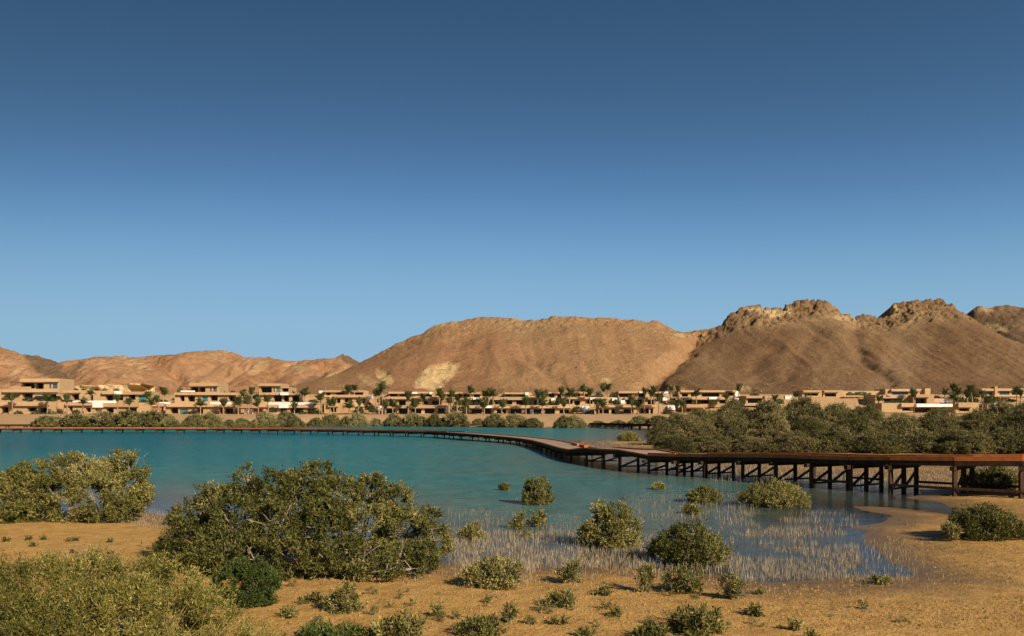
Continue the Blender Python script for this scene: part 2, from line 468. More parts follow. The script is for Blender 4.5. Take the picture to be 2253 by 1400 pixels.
def terrain(x, y, sd=None):
    shp = np.shape(x)
    x = np.asarray(x, float).ravel(); y = np.asarray(y, float).ravel()
    if sd is None: sd = shore_sd(x, y)
    near = 1 - smooth(45, 70, y)
    wob = fbm(x * 0.5, y * 0.5, 0, 3, 5) * 0.55 * near          # makes the water's edge ragged
    s = sd + wob * np.exp(-np.abs(sd) / 2.5)
    z = np.where(s > 0, 0.26 * (1 - np.exp(-s / 6.0)), np.maximum(-2.5, -0.03 * (1 - np.exp(np.minimum(s, 0) / 0.35)) + s * 0.014 - 0.003 * s * s))
    lump = fbm(x * 1.3, y * 1.3, 3, 4, 11) * 0.030 + fbm(x * 6, y * 6, 1, 2, 23) * 0.010
    z = z + lump * near * smooth(-0.2, 1.3, s)
    zf = np.interp(y, *FARZ) * np.clip(sd / 10.0, 0, 1)
    z = np.where(sd > 0, z + zf, z)
    return z.reshape(shp)

def on_ground(px, py):
    """point of the terrain that the photograph shows at this pixel"""
    z = 0.0
    for _ in range(4):
        Y = (H - z) * F / max(py - HZ, 4.0)
        X = (px - CX) / F * Y
        z = max(0.0, float(terrain(np.array([X]), np.array([Y]))[0]))
    return np.array([X, Y, z])

def grow(a, b, step, g):
    r = [a]; s = step
    while r[-1] < b:
        s *= g; r.append(r[-1] + s)
    return r

xs = np.concatenate([-np.array(grow(12.0, 3000, 0.14, 1.075))[::-1], np.arange(-11.86, 22, 0.14), np.array(grow(22.0, 3000, 0.14, 1.075))])
ys = np.concatenate([np.array([-400, -120, -50, -22, -10, -4, 0, 3, 5.5, 7.5, 8.8]), np.arange(9.6, 30, 0.13), np.array(grow(30.0, 5200, 0.13, 1.025))])
GX, GY = np.meshgrid(xs, ys)
gsd = shore_sd(GX, GY)
GZ = terrain(GX, GY, gsd)
nx, ny = len(xs), len(ys)
ii = (np.arange(ny - 1)[:, None] * nx + np.arange(nx - 1)[None, :]).ravel()
quads = np.stack([ii, ii + 1, ii + nx + 1, ii + nx], 1)
mud = smooth(44, 48, GY) * (1 - smooth(150, 200, GY)) * smooth(2, 8, GX) * 0.75 * np.clip(0.8 + fbm(GX * 0.3, GY * 0.3, 0, 3, 12), 0, 1)      # dark tidal mud behind the boardwalk
me = mesh_np('ground', np.stack([GX.ravel(), GY.ravel(), GZ.ravel()], 1), quads, True)
add_attr(me, 'wet', np.clip(1 - (GZ.ravel() + 0.03 * fbm(GX.ravel() * 0.7, GY.ravel() * 0.7, 0, 3, 66) - 0.015) / 0.095, 0, 1) * (GY.ravel() < 300) * (1 - mud.ravel()) + mud.ravel())
add_attr(me, 'far', smooth(150, 220, GY.ravel()))
ground = obj('ground', me, M['ground'], kind='structure', label='golden tidal sand flat rising to the terraced resort slope')

# water sheet
xw = xs[(xs > -430) & (xs < 60)][::2]; yw = ys[(ys > 14) & (ys < 300)][::2]
WX, WY = np.meshgrid(xw, yw)
wsd = shore_sd(WX, WY)
nx, ny = len(xw), len(yw)
ii = (np.arange(ny - 1)[:, None] * nx + np.arange(nx - 1)[None, :]).ravel()
keep = np.minimum.reduce([wsd[ii], wsd[ii + 1], wsd[ii + nx], wsd[ii + nx + 1]]) < 1.6
ii = ii[keep]
me = mesh_np('lagoon', np.stack([WX.ravel(), WY.ravel(), np.zeros(WX.size)], 1), np.stack([ii, ii + 1, ii + nx + 1, ii + nx], 1), True)
add_attr(me, 'offshore', np.maximum(0, -wsd))
obj('lagoon_water', me, M['water'], kind='structure', label='turquoise lagoon turning grey green over the shallows')

# ------------------------------------------------------------------ mountains
def ridge_interp(pts, Yr, x):
    p = np.array(pts, float)
    return np.interp(x, (p[:, 0] - CX) / F * Yr, H + (HZ - p[:, 1]) / F * Yr)

def soft_ellipse(px, py, cx, cy, rx, ry, rot=0.0, wob=None):
    c, s = math.cos(rot), math.sin(rot)
    u = ((px - cx) * c + (py - cy) * s) / rx; v = (-(px - cx) * s + (py - cy) * c) / ry
    d = np.sqrt(u * u + v * v)
    if wob is not None: d = d + wob
    return 1 - smooth(0.75, 1.05, d)

def mountain(name, ridge, Yb, Yr, base_z, x0, x1, dx, nrow, colfun, gullies, crag, seed, mat, label, prof=((0, 0), (0.2, 0.13), (0.8, 0.75), (0.93, 0.885), (1.0, 1.0)), back=140, rough=1.0, ridged=0.0, cragx=None, relief=None):
    X = np.arange(x0, x1, dx)
    t = np.concatenate([np.linspace(0, 1, nrow), 1 + np.linspace(0, 1, 14)[1:] ** 1.3])
    XX, TT = np.meshgrid(X, t)
    YY = np.where(TT <= 1, Yb + (Yr - Yb) * TT, Yr + (TT - 1) * back)
    R = ridge_interp(ridge, Yr, X)[None, :]
    R = R + (fbm(X * 0.22, 0 * X, 0, 4, seed + 2, 0.65) * 1.1 * np.clip((R[0] - base_z) / 40, 0, 1))[None, :]
    p = np.array(prof)
    warp = fbm(XX * 0.012, TT * 2.0, seed, 3, seed) * 0.06 * np.sin(np.clip(TT, 0, 1) * math.pi)
    S = np.interp(np.clip(TT + warp, 0, 1), p[:, 0], p[:, 1])
    # the sharp notches of the skyline belong to the crest only: lower down the slope follows a smoothed ridge
    k = max(3, int(26 / dx)) | 1
    Rs = np.convolve(np.pad(R[0], k // 2, mode='edge'), np.ones(k) / k, 'valid')[None, :]
    w = smooth(0.93, 0.99, TT)
    Rm = Rs * (1 - w) + R * w
    Z = base_z + (Rm - base_z) * S
    Z = np.where(TT > 1, base_z + (R - base_z) * np.interp(TT - 1, [0, 0.2, 1], [1, 0.9, 0.0]), Z)
    env = np.clip((R - base_z) / 50.0, 0.1, 1.3) * np.where(TT <= 1, np.sin(np.clip(TT, 0, 1) ** 0.8 * math.pi) ** 0.7, 0) 
    # erosion running down the slope
    wx = XX + fbm(XX * 0.012, YY * 0.012, 2, 2, seed + 3) * 9
    rill = 1 - np.abs(fbm(wx * 0.055, YY * 0.008, 1, 4, seed + 5)) * 2
    rill = rill + 0.22 * (0.3 - np.abs(fbm((XX + 0.25 * (wx - XX)) * 0.15, YY * 0.007, 2, 3, seed + 6)) * 2)
    big = fbm(wx * 0.014, YY * 0.010, 4, 3, seed + 9)
    fine = fbm(XX * 0.22, YY * 0.22, 7, 4, seed + 13, 0.6)
    Z = Z + env * rough * (big * 6.5 + (rill - 0.7) * 1.4 + fine * 0.6)
    if ridged:
        rr_ = 0.5 - np.abs(fbm(wx * 0.022, YY * 0.016, 5, 5, seed + 41, 0.55))
        Z = Z + env * ridged * (rr_ - 0.3)
    # broken rock under the crest
    cr = smooth(crag[0], crag[0] + 0.12, TT + fbm(XX * 0.03, TT * 6, 1, 3, seed + 21) * 0.14) * (TT <= 1) * (1 - smooth(0.985, 1.0, TT))
    blocky = np.abs(fbm(XX * 0.13, YY * 0.12, Z * 0.2, 5, seed + 31, 0.68))
    ca = crag[1] if cragx is None else np.interp(CX + XX / Yr * F, *cragx)
    Z = Z + cr * ca * (0.35 - blocky) * np.clip((R - base_z) / 50, 0.2, 1.2)
    PX = CX + XX / YY * F; PY = HZ - (Z - H) / YY * F
    for (path, wid, dep) in gullies:
        q = np.array(path, float)      # (px, py) along the gully
        c = np.interp(PY, q[:, 1], q[:, 0])
        m_ = smooth(q[0, 1] - 4, q[0, 1] + 14, PY) * (1 - smooth(q[-1, 1] - 10, q[-1, 1] + 8, PY)) * (TT < 1)
        dist = (PX - c + fbm(XX * 0.06, YY * 0.05, 3, 4, 77) * wid * 1.1) / wid
        Z = Z - dep * m_ * np.exp(-dist ** 2)
    for (cx, cy, rx, ry, rot, amp) in (relief or ()):          # weathered hollows of the pale outcrops
        e_ = soft_ellipse(PX, PY, cx, cy, rx, ry, rot, fbm(PX * 0.03, PY * 0.03, 0, 4, 3) * 0.45)
        Z = Z - e_ * amp * (np.clip(fbm(XX * 0.13, YY * 0.07, 0, 3, 88), -0.2, 1) + 0.1)
    colr = colfun(PX, PY, XX, YY, TT)
    n = len(X); r = len(t)
    ii = (np.arange(r - 1)[:, None] * n + np.arange(n - 1)[None, :]).ravel()
    me = mesh_np(name, np.stack([XX.ravel(), YY.ravel(), Z.ravel()], 1), np.stack([ii, ii + 1, ii + n + 1, ii + n], 1), True)
    add_attr(me, 'rockcol', colr.reshape(-1, 3))
    return obj(name, me, mat, kind='structure', label=label), (X, t, XX, YY, Z)

RIDGE1 = [(500, 882), (600, 872), (690, 850), (760, 815), (820, 785), (870, 758), (905, 742), (930, 735), (945, 722), (975, 710), (1010, 707), (1020, 705), (1040, 700), (1090, 698), (1135, 699),
          (1148, 705), (1175, 706), (1205, 702), (1215, 697), (1250, 696), (1300, 700), (1350, 703), (1400, 706), (1425, 708), (1440, 706), (1470, 721), (1485, 729), (1520, 732), (1545, 729),
          (1588, 721), (1590, 714), (1600, 700), (1620, 686), (1640, 680), (1671, 677), (1675, 691), (1680, 685), (1715, 685), (1722, 690), (1724, 678), (1740, 677), (1745, 668), (1775, 664),
          (1800, 662), (1820, 672), (1840, 685), (1845, 697), (1866, 697), (1869, 706), (1880, 703), (1893, 697), (1900, 699), (1920, 703), (1951, 702), (1954, 690), (1960, 676), (1975, 671),
          (2000, 668), (2030, 668), (2040, 664), (2070, 666), (2090, 675), (2100, 687), (2125, 703), (2160, 725), (2200, 745), (2253, 772), (2330, 800), (2430, 850), (2500, 880)]

def lerp3(a, b, f):
    return np.asarray(a) * (1 - f[..., None]) + np.asarray(b) * f[..., None]

def col_main(PX, PY, X, Y, T):
    wob = fbm(PX * 0.03, PY * 0.03, 0, 4, 3)
    n = fbm(PX * 0.012, PY * 0.02, 0, 4, 8)
    streak = fbm((PX + (PY - 700) * 0.55 * np.sign(PX - 1560)) * 0.03, PY * 0.006, 0, 4, 14)
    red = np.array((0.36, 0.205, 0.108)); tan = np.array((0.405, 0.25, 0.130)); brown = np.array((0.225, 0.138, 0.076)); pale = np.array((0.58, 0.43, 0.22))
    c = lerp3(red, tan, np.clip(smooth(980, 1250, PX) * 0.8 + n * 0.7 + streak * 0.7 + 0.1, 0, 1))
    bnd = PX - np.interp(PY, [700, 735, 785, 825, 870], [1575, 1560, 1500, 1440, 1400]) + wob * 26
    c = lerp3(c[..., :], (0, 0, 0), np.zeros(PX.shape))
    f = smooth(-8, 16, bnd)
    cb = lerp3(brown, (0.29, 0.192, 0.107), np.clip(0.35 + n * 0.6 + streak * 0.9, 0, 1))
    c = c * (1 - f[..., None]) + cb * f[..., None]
    # olive grey broken rock under the crest
    cr = smooth(0.74, 0.84, T + wob * 0.10) * np.clip(0.55 + n * 1.2, 0, 1) * 0.65
    c = c * (1 - cr[..., None]) + np.array((0.34, 0.235, 0.13)) * cr[..., None]
    for (cx, cy, rx, ry, rot, s) in ((965, 820, 52, 22, -0.45, 1.0), (1000, 800, 18, 7, -0.6, 0.9), (850, 832, 26, 12, 0.7, 0.7), (810, 838, 30, 10, 0.5, 0.5), (1120, 845, 18, 6, -0.6, 0.5), (1500, 737, 22, 5, 0.05, 0.8),
                                     (1335, 838, 14, 6, 0, 0.6), (1470, 850, 45, 9, 0.2, 0.5), (1697, 690, 30, 8, 0.1, 1.0), (1655, 680, 20, 4, 0, 0.9), (1733, 684, 12, 9, 0, 0.9), (1968, 687, 15, 17, 0.4, 1.0), (1640, 850, 30, 10, 0, 0.5),
                                     (960, 715, 40, 4, -0.2, 0.5), (1140, 701, 20, 4, 0.1, 0.7), (1860, 700, 25, 6, 0, 0.6)):
        e = soft_ellipse(PX, PY, cx, cy, rx, ry, rot, wob * 0.45) * s
        c = c * (1 - e[..., None]) + pale * e[..., None]
    # pale streaks fanning down the left foot
    st = np.clip(fbm((PX * 0.8 + PY * 1.1) * 0.05, PY * 0.01, 0, 3, 40) * 2.2 - 0.5, 0, 1) * (1 - smooth(720, 960, PX)) * 0.5
    c = c * (1 - st[..., None]) + np.array((0.50, 0.36, 0.19)) * st[..., None]
    return c

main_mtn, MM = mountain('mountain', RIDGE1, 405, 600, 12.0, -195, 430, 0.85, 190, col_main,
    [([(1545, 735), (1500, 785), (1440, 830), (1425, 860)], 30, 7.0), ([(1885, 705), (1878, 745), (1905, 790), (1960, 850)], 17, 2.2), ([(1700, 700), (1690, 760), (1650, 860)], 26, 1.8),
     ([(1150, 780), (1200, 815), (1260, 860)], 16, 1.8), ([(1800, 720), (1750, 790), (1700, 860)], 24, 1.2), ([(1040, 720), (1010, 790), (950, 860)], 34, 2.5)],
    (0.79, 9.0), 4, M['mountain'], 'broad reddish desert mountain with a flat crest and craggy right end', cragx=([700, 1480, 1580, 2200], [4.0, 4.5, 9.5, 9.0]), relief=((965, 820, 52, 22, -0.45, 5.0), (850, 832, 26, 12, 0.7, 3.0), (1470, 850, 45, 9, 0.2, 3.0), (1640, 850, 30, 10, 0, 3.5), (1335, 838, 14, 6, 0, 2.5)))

RIDGE3 = [(1980, 800), (2060, 740), (2120, 712), (2133, 703), (2136, 686), (2150, 674), (2175, 680), (2200, 672), (2230, 674), (2253, 676), (2310, 668), (2400, 690), (2500, 740), (2600, 800)]
def col_dark(PX, PY, X, Y, T):
    n = fbm(PX * 0.03, PY * 0.04, 0, 4, 18)
    c = lerp3((0.17, 0.115, 0.072), (0.26, 0.17, 0.10), np.clip(0.5 + n, 0, 1))
    for (cx, cy, rx, ry, rot) in ((2165, 682, 26, 6, 0.1), (2190, 722, 30, 7, 0.25)):
        e = soft_ellipse(PX, PY, cx, cy, rx, ry, rot, n * 0.5) * 0.8
        c = c * (1 - e[..., None]) + np.array((0.48, 0.34, 0.18)) * e[..., None]
    return c
mountain('mountain', RIDGE3, 560, 760, 14.0, 300, 600, 1.3, 110, col_dark, [], (0.7, 6.0), 12, M['mountain'], 'dark brown craggy mountain at the right edge behind the big one')

RIDGEL = [(-420, 790), (-200, 770), (-60, 752), (0, 765), (35, 776), (60, 786), (90, 787), (110, 794), (155, 807), (190, 794), (210, 789), (270, 786), (310, 790), (340, 785), (400, 782), (440, 778),
          (480, 774), (505, 775), (525, 781), (550, 793), (595, 788), (602, 792), (640, 799), (680, 796), (715, 791), (735, 797), (756, 781), (790, 798), (830, 812), (900, 842), (1000, 870)]
def col_left(PX, PY, X, Y, T):
    wob = fbm(PX * 0.03, PY * 0.03, 0, 4, 53)
    n = fbm(PX * 0.02, PY * 0.03, 0, 5, 28)
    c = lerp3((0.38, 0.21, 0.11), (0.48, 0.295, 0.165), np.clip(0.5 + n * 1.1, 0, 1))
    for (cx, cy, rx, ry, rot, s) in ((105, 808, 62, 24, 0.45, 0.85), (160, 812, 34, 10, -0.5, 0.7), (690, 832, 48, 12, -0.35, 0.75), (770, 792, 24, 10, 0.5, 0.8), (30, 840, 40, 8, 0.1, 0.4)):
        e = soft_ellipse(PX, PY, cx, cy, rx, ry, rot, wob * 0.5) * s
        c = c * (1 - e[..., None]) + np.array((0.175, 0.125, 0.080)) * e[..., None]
    for (cx, cy, rx, ry, rot, s) in ((565, 812, 26, 10, -0.5, 0.6), (660, 815, 20, 9, -0.4, 0.6), (720, 830, 50, 5, -0.5, 0.5), (45, 812, 22, 6, -0.4, 0.5), (300, 800, 30, 6, 0.3, 0.35)):
        e = soft_ellipse(PX, PY, cx, cy, rx, ry, rot, wob * 0.6) * s
        c = c * (1 - e[..., None]) + np.array((0.60, 0.42, 0.22)) * e[..., None]
    return c
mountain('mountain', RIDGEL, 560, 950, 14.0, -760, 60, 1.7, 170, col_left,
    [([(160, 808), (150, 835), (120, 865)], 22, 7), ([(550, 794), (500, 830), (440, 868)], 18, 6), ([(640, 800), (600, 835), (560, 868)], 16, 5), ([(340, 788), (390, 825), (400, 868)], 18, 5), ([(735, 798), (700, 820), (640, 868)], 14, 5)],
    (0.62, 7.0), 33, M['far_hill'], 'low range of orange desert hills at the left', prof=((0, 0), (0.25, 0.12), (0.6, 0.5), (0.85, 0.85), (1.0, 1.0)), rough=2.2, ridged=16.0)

# loose stones lying on the slopes
def scree(n, mats):
    X, t, XX, YY, Z = MM
    nr = len(t) - 13
    r = (rng.random(n) ** 1.5 * (nr - 12)).astype(int) + 3
    c = rng.integers(0, len(X), n)
    p = np.stack([XX[r, c], YY[r, c], Z[r, c]], 1)
    s = 0.10 + rng.random(n) ** 10 * 0.6
    base = nrm(np.array([(1, 0, 0.2), (-0.2, 1, 0), (-1, 0.1, 0.1), (0.1, -1, 0), (0.1, 0, 1.0), (0, 0.1, -1.0)], float))
    v = base[None] * (0.6 + rng.random((n, 6, 1)) * 0.7) * s[:, None, None] + p[:, None, :] + np.array([0, 0, 0.15])
    f = np.array([(0, 1, 4), (1, 2, 4), (2, 3, 4), (3, 0, 4), (1, 0, 5), (2, 1, 5), (3, 2, 5), (0, 3, 5)])
    faces = (f[None] + (np.arange(n) * 6)[:, None, None]).reshape(-1, 3)
    return mesh_np('scree', v.reshape(-1, 3), faces)
obj('scree', scree(5500, None), M['boulder'], kind='stuff', label='loose stones scattered over the mountain slope')

# ------------------------------------------------------------------ vegetation builders
def rand_unit(n):
    return nrm(rng.normal(size=(n, 3)))

def foliage(lobes, ntw, L, W, tw, per, gapf=1.2, gap=-0.35, up=0.6, outw=0.8, jit=0.5, zmin=0.02, shell=0.22, sprig=0.08, tint0=0.42, thick=0.75, topyellow=0.12, gap2=0.04):
    lobes = np.asarray(lobes, float)
    a = (lobes[:, 3] * lobes[:, 4] + lobes[:, 3] * lobes[:, 5] + lobes[:, 4] * lobes[:, 5])
    k = rng.choice(len(lobes), int(ntw * 5), p=a / a.sum())
    d = rand_unit(len(k))
    r = 1 - np.abs(rng.normal(size=len(k))) * shell
    r = np.clip(r, 0.15, 1.0)
    big = rng.random(len(k)) < sprig
    r = np.where(big, 1.0 + rng.random(len(k)) ** 1.5 * 0.3, r)
    c = lobes[k, :3]; R = lobes[k, 3:6]
    p = c + d * r[:, None] * R
    out = nrm(d / R)
    ok = p[:, 2] > zmin
    mind = np.full(len(p), 9.0)
    for q in lobes:
        mind = np.minimum(mind, np.linalg.norm((p - q[:3]) / q[3:6], axis=1))
    ok &= (mind > thick - 0.12) | (rng.random(len(p)) < 0.10)
    g = fbm(p[:, 0] * gapf, p[:, 1] * gapf, p[:, 2] * gapf * 1.3, 3, 91)
    ok &= g > gap + rng.normal(size=len(p)) * 0.05
    g2 = fbm(p[:, 0] * gapf * 3.1, p[:, 1] * gapf * 3.1, p[:, 2] * gapf * 3.1, 2, 191)
    ok &= g2 > gap2 + rng.normal(size=len(p)) * 0.08 + (mind - 0.9) * 0.6      # sprays of leaves with hollows between them
    idx = np.nonzero(ok)[0][:ntw]
    p, out, k = p[idx], out[idx], k[idx]; g = g[idx]
    n = len(p)
    t = nrm(out * outw + np.array([0, 0, up]) + rng.normal(size=(n, 3)) * jit)
    lob_t = rng.normal(size=len(lobes)) * 0.13
    tw_t = rng.normal(size=n) * 0.13
    ref = rand_unit(n)
    u = nrm(np.cross(t, ref)); v = np.cross(t, u)
    P = []; D = []; T = []; O = []
    twl = tw * (0.6 + rng.random(n) * 0.8)
    for i in range(per):
        ang = i * 2.4 + rng.random(n) * 0.9
        f = (i + 0.5) / per
        base = p + t * (twl * (f - 0.35))[:, None]
        spread = 0.95 - 0.45 * f
        dirn = nrm(t * 0.7 + (u * np.cos(ang)[:, None] + v * np.sin(ang)[:, None]) * spread + rng.normal(size=(n, 3)) * 0.18)
        P.append(base); D.append(dirn); O.append(out)
        T.append(tint0 + lob_t[k] + tw_t + topyellow * (f - 0.4) + rng.normal(size=n) * 0.14 + g * 0.12)
    P = np.concatenate(P); D = np.concatenate(D); T = np.concatenate(T); O = np.concatenate(O)
    m = len(P)
    nn = nrm(O * 0.7 + np.array([0, 0, 0.5]) + rng.normal(size=(m, 3)) * 0.95)
    s = nrm(np.cross(D, nn))
    nn = np.cross(s, D)
    ln = L * (0.65 + rng.random(m) * 0.65); wd = W * (0.7 + rng.random(m) * 0.6)
    V = np.empty((m, 4, 3))
    V[:, 0] = P
    mid = P + D * (ln * 0.5)[:, None]
    V[:, 1] = mid + s * (wd * 0.5)[:, None] + nn * (wd * 0.12)[:, None]
    V[:, 2] = P + D * ln[:, None] - nn * (ln * 0.08)[:, None]
    V[:, 3] = mid - s * (wd * 0.5)[:, None] + nn * (wd * 0.12)[:, None]
    V[:, :, 2] = np.maximum(V[:, :, 2], zmin - 0.01)
    fcs = (np.arange(m) * 4)[:, None] + np.arange(4)[None]
    return V.reshape(-1, 3), fcs, np.clip(T, 0, 1)

def foliage_mesh(name, *a, **kw):
    V, Fc, T = foliage(*a, **kw)
    me = mesh_np(name, V, Fc)
    add_attr(me, 'tint', T, 'FACE')
    return me

def branches_mesh(name, lobes, base_r, stem_r, nsub=4, bases=3, sub_r=0.35, z0=-0.05):
    lobes = np.asarray(lobes, float)
    lines = []
    cen = lobes[:, :2].mean(0); ext = np.ptp(lobes[:, 0]) + 0.3
    roots = [np.array([cen[0] + rng.uniform(-1, 1) * base_r, cen[1] + rng.uniform(-0.6, 0.6) * base_r, z0]) for _ in range(bases)]
    for q in lobes:
        rt = roots[int(np.argmin([np.linalg.norm(r_[:2] - q[:2]) for r_ in roots]))]
        c = q[:3]
        s = np.linspace(0, 1, 6)[:, None]
        mid = (rt + c) / 2 + rng.normal(size=3) * 0.08 * np.linalg.norm(c - rt); mid[2] = max(mid[2] - 0.1 * (c[2] - rt[2]), 0.02)
        pts = rt * (1 - s) ** 2 + 2 * mid * s * (1 - s) + c * s ** 2
        lines.append((pts, np.linspace(stem_r, stem_r * 0.5, 6)))
        for _ in range(nsub):
            d = nrm(rng.normal(size=3) + np.array([0, 0, 0.4])); e = c + d * q[3:6] * rng.uniform(0.75, 1.12)
            e[2] = max(e[2], 0.05)
            st = pts[rng.integers(3, 6)]
            s4 = np.linspace(0, 1, 4)[:, None]
            mid2 = (st + e) / 2 + rng.normal(size=3) * 0.07 * np.linalg.norm(e - st)
            pp = st * (1 - s4) ** 2 + 2 * mid2 * s4 * (1 - s4) + e * s4 ** 2
            lines.append((pp, np.linspace(stem_r * 0.5, stem_r * 0.5 * sub_r, 4)))
    V, Fq = tubes(lines, 5)
    return mesh_np(name, V, Fq, True)

def dome_lobes(w, d, h, n, size=0.42, low=0.0, seed=None):
    """lobes filling a low dome of the given width, depth and height"""
    r = np.random.default_rng(seed) if seed is not None else rng
    out = [(0, 0, h * 0.45, w * 0.33, d * 0.33, h * 0.40)]
    for i in range(n):
        a = i * 2.399963 + r.random() * 0.6
        q = math.sqrt((i + 0.5) / n)
        s = size * (0.75 + r.random() * 0.5)
        lx = math.cos(a) * q * (w / 2) * (1 - s * 0.75); ly = math.sin(a) * q * (d / 2) * (1 - s * 0.75)
        top = h * (1 - 0.55 * q ** 2.2) * (0.82 + 0.22 * r.random())
        rz = h * s * (0.6 + 0.2 * r.random()); rx = w * s * 0.5 * (0.85 + 0.3 * r.random()); ry = d * s * 0.5
        out.append((lx, ly, max(top - rz, rz * 0.55 + low), rx, ry, rz))
        if q > 0.55:     # skirts that reach the ground
            out.append((lx * 1.02, ly * 1.02, rz * 0.75 + low, rx * 0.9, ry * 0.9, rz * 0.8))
    return out

ONES = ['', 'first', 'second', 'third', 'fourth', 'fifth', 'sixth', 'seventh', 'eighth', 'ninth', 'tenth', 'eleventh', 'twelfth', 'thirteenth', 'fourteenth', 'fifteenth', 'sixteenth', 'seventeenth', 'eighteenth', 'nineteenth']
TENS = ['', '', 'twent', 'thirt', 'fort', 'fift', 'sixt', 'sevent', 'eight']
def word(n):
    return ONES[n] if n < 20 else (TENS[n // 10] + 'ieth' if n % 10 == 0 else TENS[n // 10] + 'y-' + ONES[n % 10])

def ordinal(i):
    return word(i + 1) + ' from the left' if i else 'leftmost'

# ------------------------------------------------------------------ resort buildings
Y1, Y2, Y3 = 310.0, 325.0, 340.0
def facade(mb, x0, x1, z0, z1, y, th, holes):
    xs_ = sorted({x0, x1, *[h[0] for h in holes], *[h[1] for h in holes]}); zs_ = sorted({z0, z1, *[h[2] for h in holes], *[h[3] for h in holes]})
    nx_, nz_ = len(xs_) - 1, len(zs_) - 1
    solid = [[True] * nz_ for _ in range(nx_)]
    for i in range(nx_):
        for j in range(nz_):
            cx, cz = (xs_[i] + xs_[i + 1]) / 2, (zs_[j] + zs_[j + 1]) / 2
            for h in holes:
                if h[0] < cx < h[1] and h[2] < cz < h[3]: solid[i][j] = False
    for i in range(nx_):
        for j in range(nz_):
            if not solid[i][j]: continue
            a, b, c, d = xs_[i], xs_[i + 1], zs_[j], zs_[j + 1]
            mb.quad((a, y, c), (b, y, c), (b, y, d), (a, y, d))
            mb.quad((b, y + th, c), (a, y + th, c), (a, y + th, d), (b, y + th, d))
            for di, dj, q in ((-1, 0, ((a, y + th, c), (a, y, c), (a, y, d), (a, y + th, d))), (1, 0, ((b, y, c), (b, y + th, c), (b, y + th, d), (b, y, d))),
                              (0, -1, ((a, y + th, c), (b, y + th, c), (b, y, c), (a, y, c))), (0, 1, ((a, y, d), (b, y, d), (b, y + th, d), (a, y + th, d)))):
                i2, j2 = i + di, j + dj
                inside = 0 <= i2 < nx_ and 0 <= j2 < nz_
                if inside and not solid[i2][j2]: mb.quad(*q)
                elif not inside and dj == 1: mb.quad(*q)
                elif not inside and di != 0: mb.quad(*q)

def block(root, px0, px1, pt, pb, Y, openings=(), mat='wall', depth=11.0, band=True):
    """one storey: shell with real openings, parapet band, windows set back in the openings. Local coordinates of root."""
    ox, oy, oz = root.location
    x0, x1 = xpx(px0, Y) - ox, xpx(px1, Y) - ox
    z0, z1 = zpx(pb, Y) - oz - 0.5, zpx(pt, Y) - oz
    y = Y - oy
    holes = []
    for op in openings:
        a, b, t, bb = op[:4]
        holes.append((max(x0 + 0.25, xpx(a, Y) - ox), min(x1 - 0.25, xpx(b, Y) - ox), zpx(min(bb, pb), Y) - oz, zpx(t, Y) - oz, op[4] if len(op) > 4 else 'glass'))
    mb = MB()
    facade(mb, x0, x1, z0, z1, y, 0.45, [h[:4] for h in holes])
    yb = y + depth
    zr = z1 - 0.35
    mb.quad((x0, y + 0.45, z0), (x0, yb, z0), (x0, yb, z1), (x0, y + 0.45, z1)); mb.quad((x1, yb, z0), (x1, y + 0.45, z0), (x1, y + 0.45, z1), (x1, yb, z1))
    mb.quad((x1, yb, z0), (x0, yb, z0), (x0, yb, z1), (x1, yb, z1))
    mb.quad((x0, y + 0.45, zr), (x1, y + 0.45, zr), (x1, yb, zr), (x0, yb, zr))
    for (a, b, c, d, g) in holes:          # floor of each opening, dividing walls
        mb.quad((a, y, c), (b, y, c), (b, y + 3.2, c), (a, y + 3.2, c))
        for xx in (a, b):
            mb.quad((xx, y + 0.45, c), (xx, y + 3.2, c), (xx, y + 3.2, d + 0.2), (xx, y + 0.45, d + 0.2))
        mb.quad((a, y + 0.45, d + 0.05), (b, y + 0.45, d + 0.05), (b, y + 3.2, d + 0.05), (a, y + 3.2, d + 0.05))
    mb.build('wall', M[mat], root)
    if band and holes:
        zt = max(h[3] for h in holes)
        if z1 - zt > 0.25:
            m2 = MB()
            hx0 = min(h[0] for h in holes) - 0.8; hx1 = max(h[1] for h in holes) + 0.8
            m2.box(max(hx0, x0 + 0.05), min(hx1, x1 - 0.05), y - 1.3, y - 0.003, zt + 0.1 + (0.3 if z1 - zt > 1.2 else 0), z1 - 0.12)
            m2.build('canopy', M['stucco'] if mat == 'wall' else M['wall'], root)
    for (a, b, c, d, g) in holes:
        yy = y + (0.25 if g in ('teal_glass', 'blue_glass') else 2.3)
        fr = MB(); t = 0.09
        fr.box(a, a + t, yy - 0.05, yy + 0.05, c + 0.01, d); fr.box(b - t, b, yy - 0.05, yy + 0.05, c + 0.01, d)
        fr.box(a + t, b - t, yy - 0.05, yy + 0.05, d - t, d); fr.box(a + t, b - t, yy - 0.05, yy + 0.05, c + 0.01, c + t)
        nm = max(1, int(round((b - a) / 1.4)))
        for i in range(1, nm):
            xm = a + (b - a) * i / nm
            fr.box(xm - 0.035, xm + 0.035, yy - 0.045, yy + 0.045, c + t, d - t)
        w = fr.build('window', M['frame'], root)
        pn = MB(); pn.box(a + 0.03, b - 0.03, yy - 0.012, yy + 0.012, c + 0.03, d - 0.03)
        pn.build('pane', M[g], w)

def slab(root, name, px0, px1, pt, pb, Y, y0, y1, mat):
    ox, oy, oz = root.location
    mb = MB(); mb.box(xpx(px0, Y) - ox, xpx(px1, Y) - ox, Y + y0 - oy, Y + y1 - oy, zpx(pb, Y) - oz, zpx(pt, Y) - oz)
    return mb.build(name, M[mat], root)

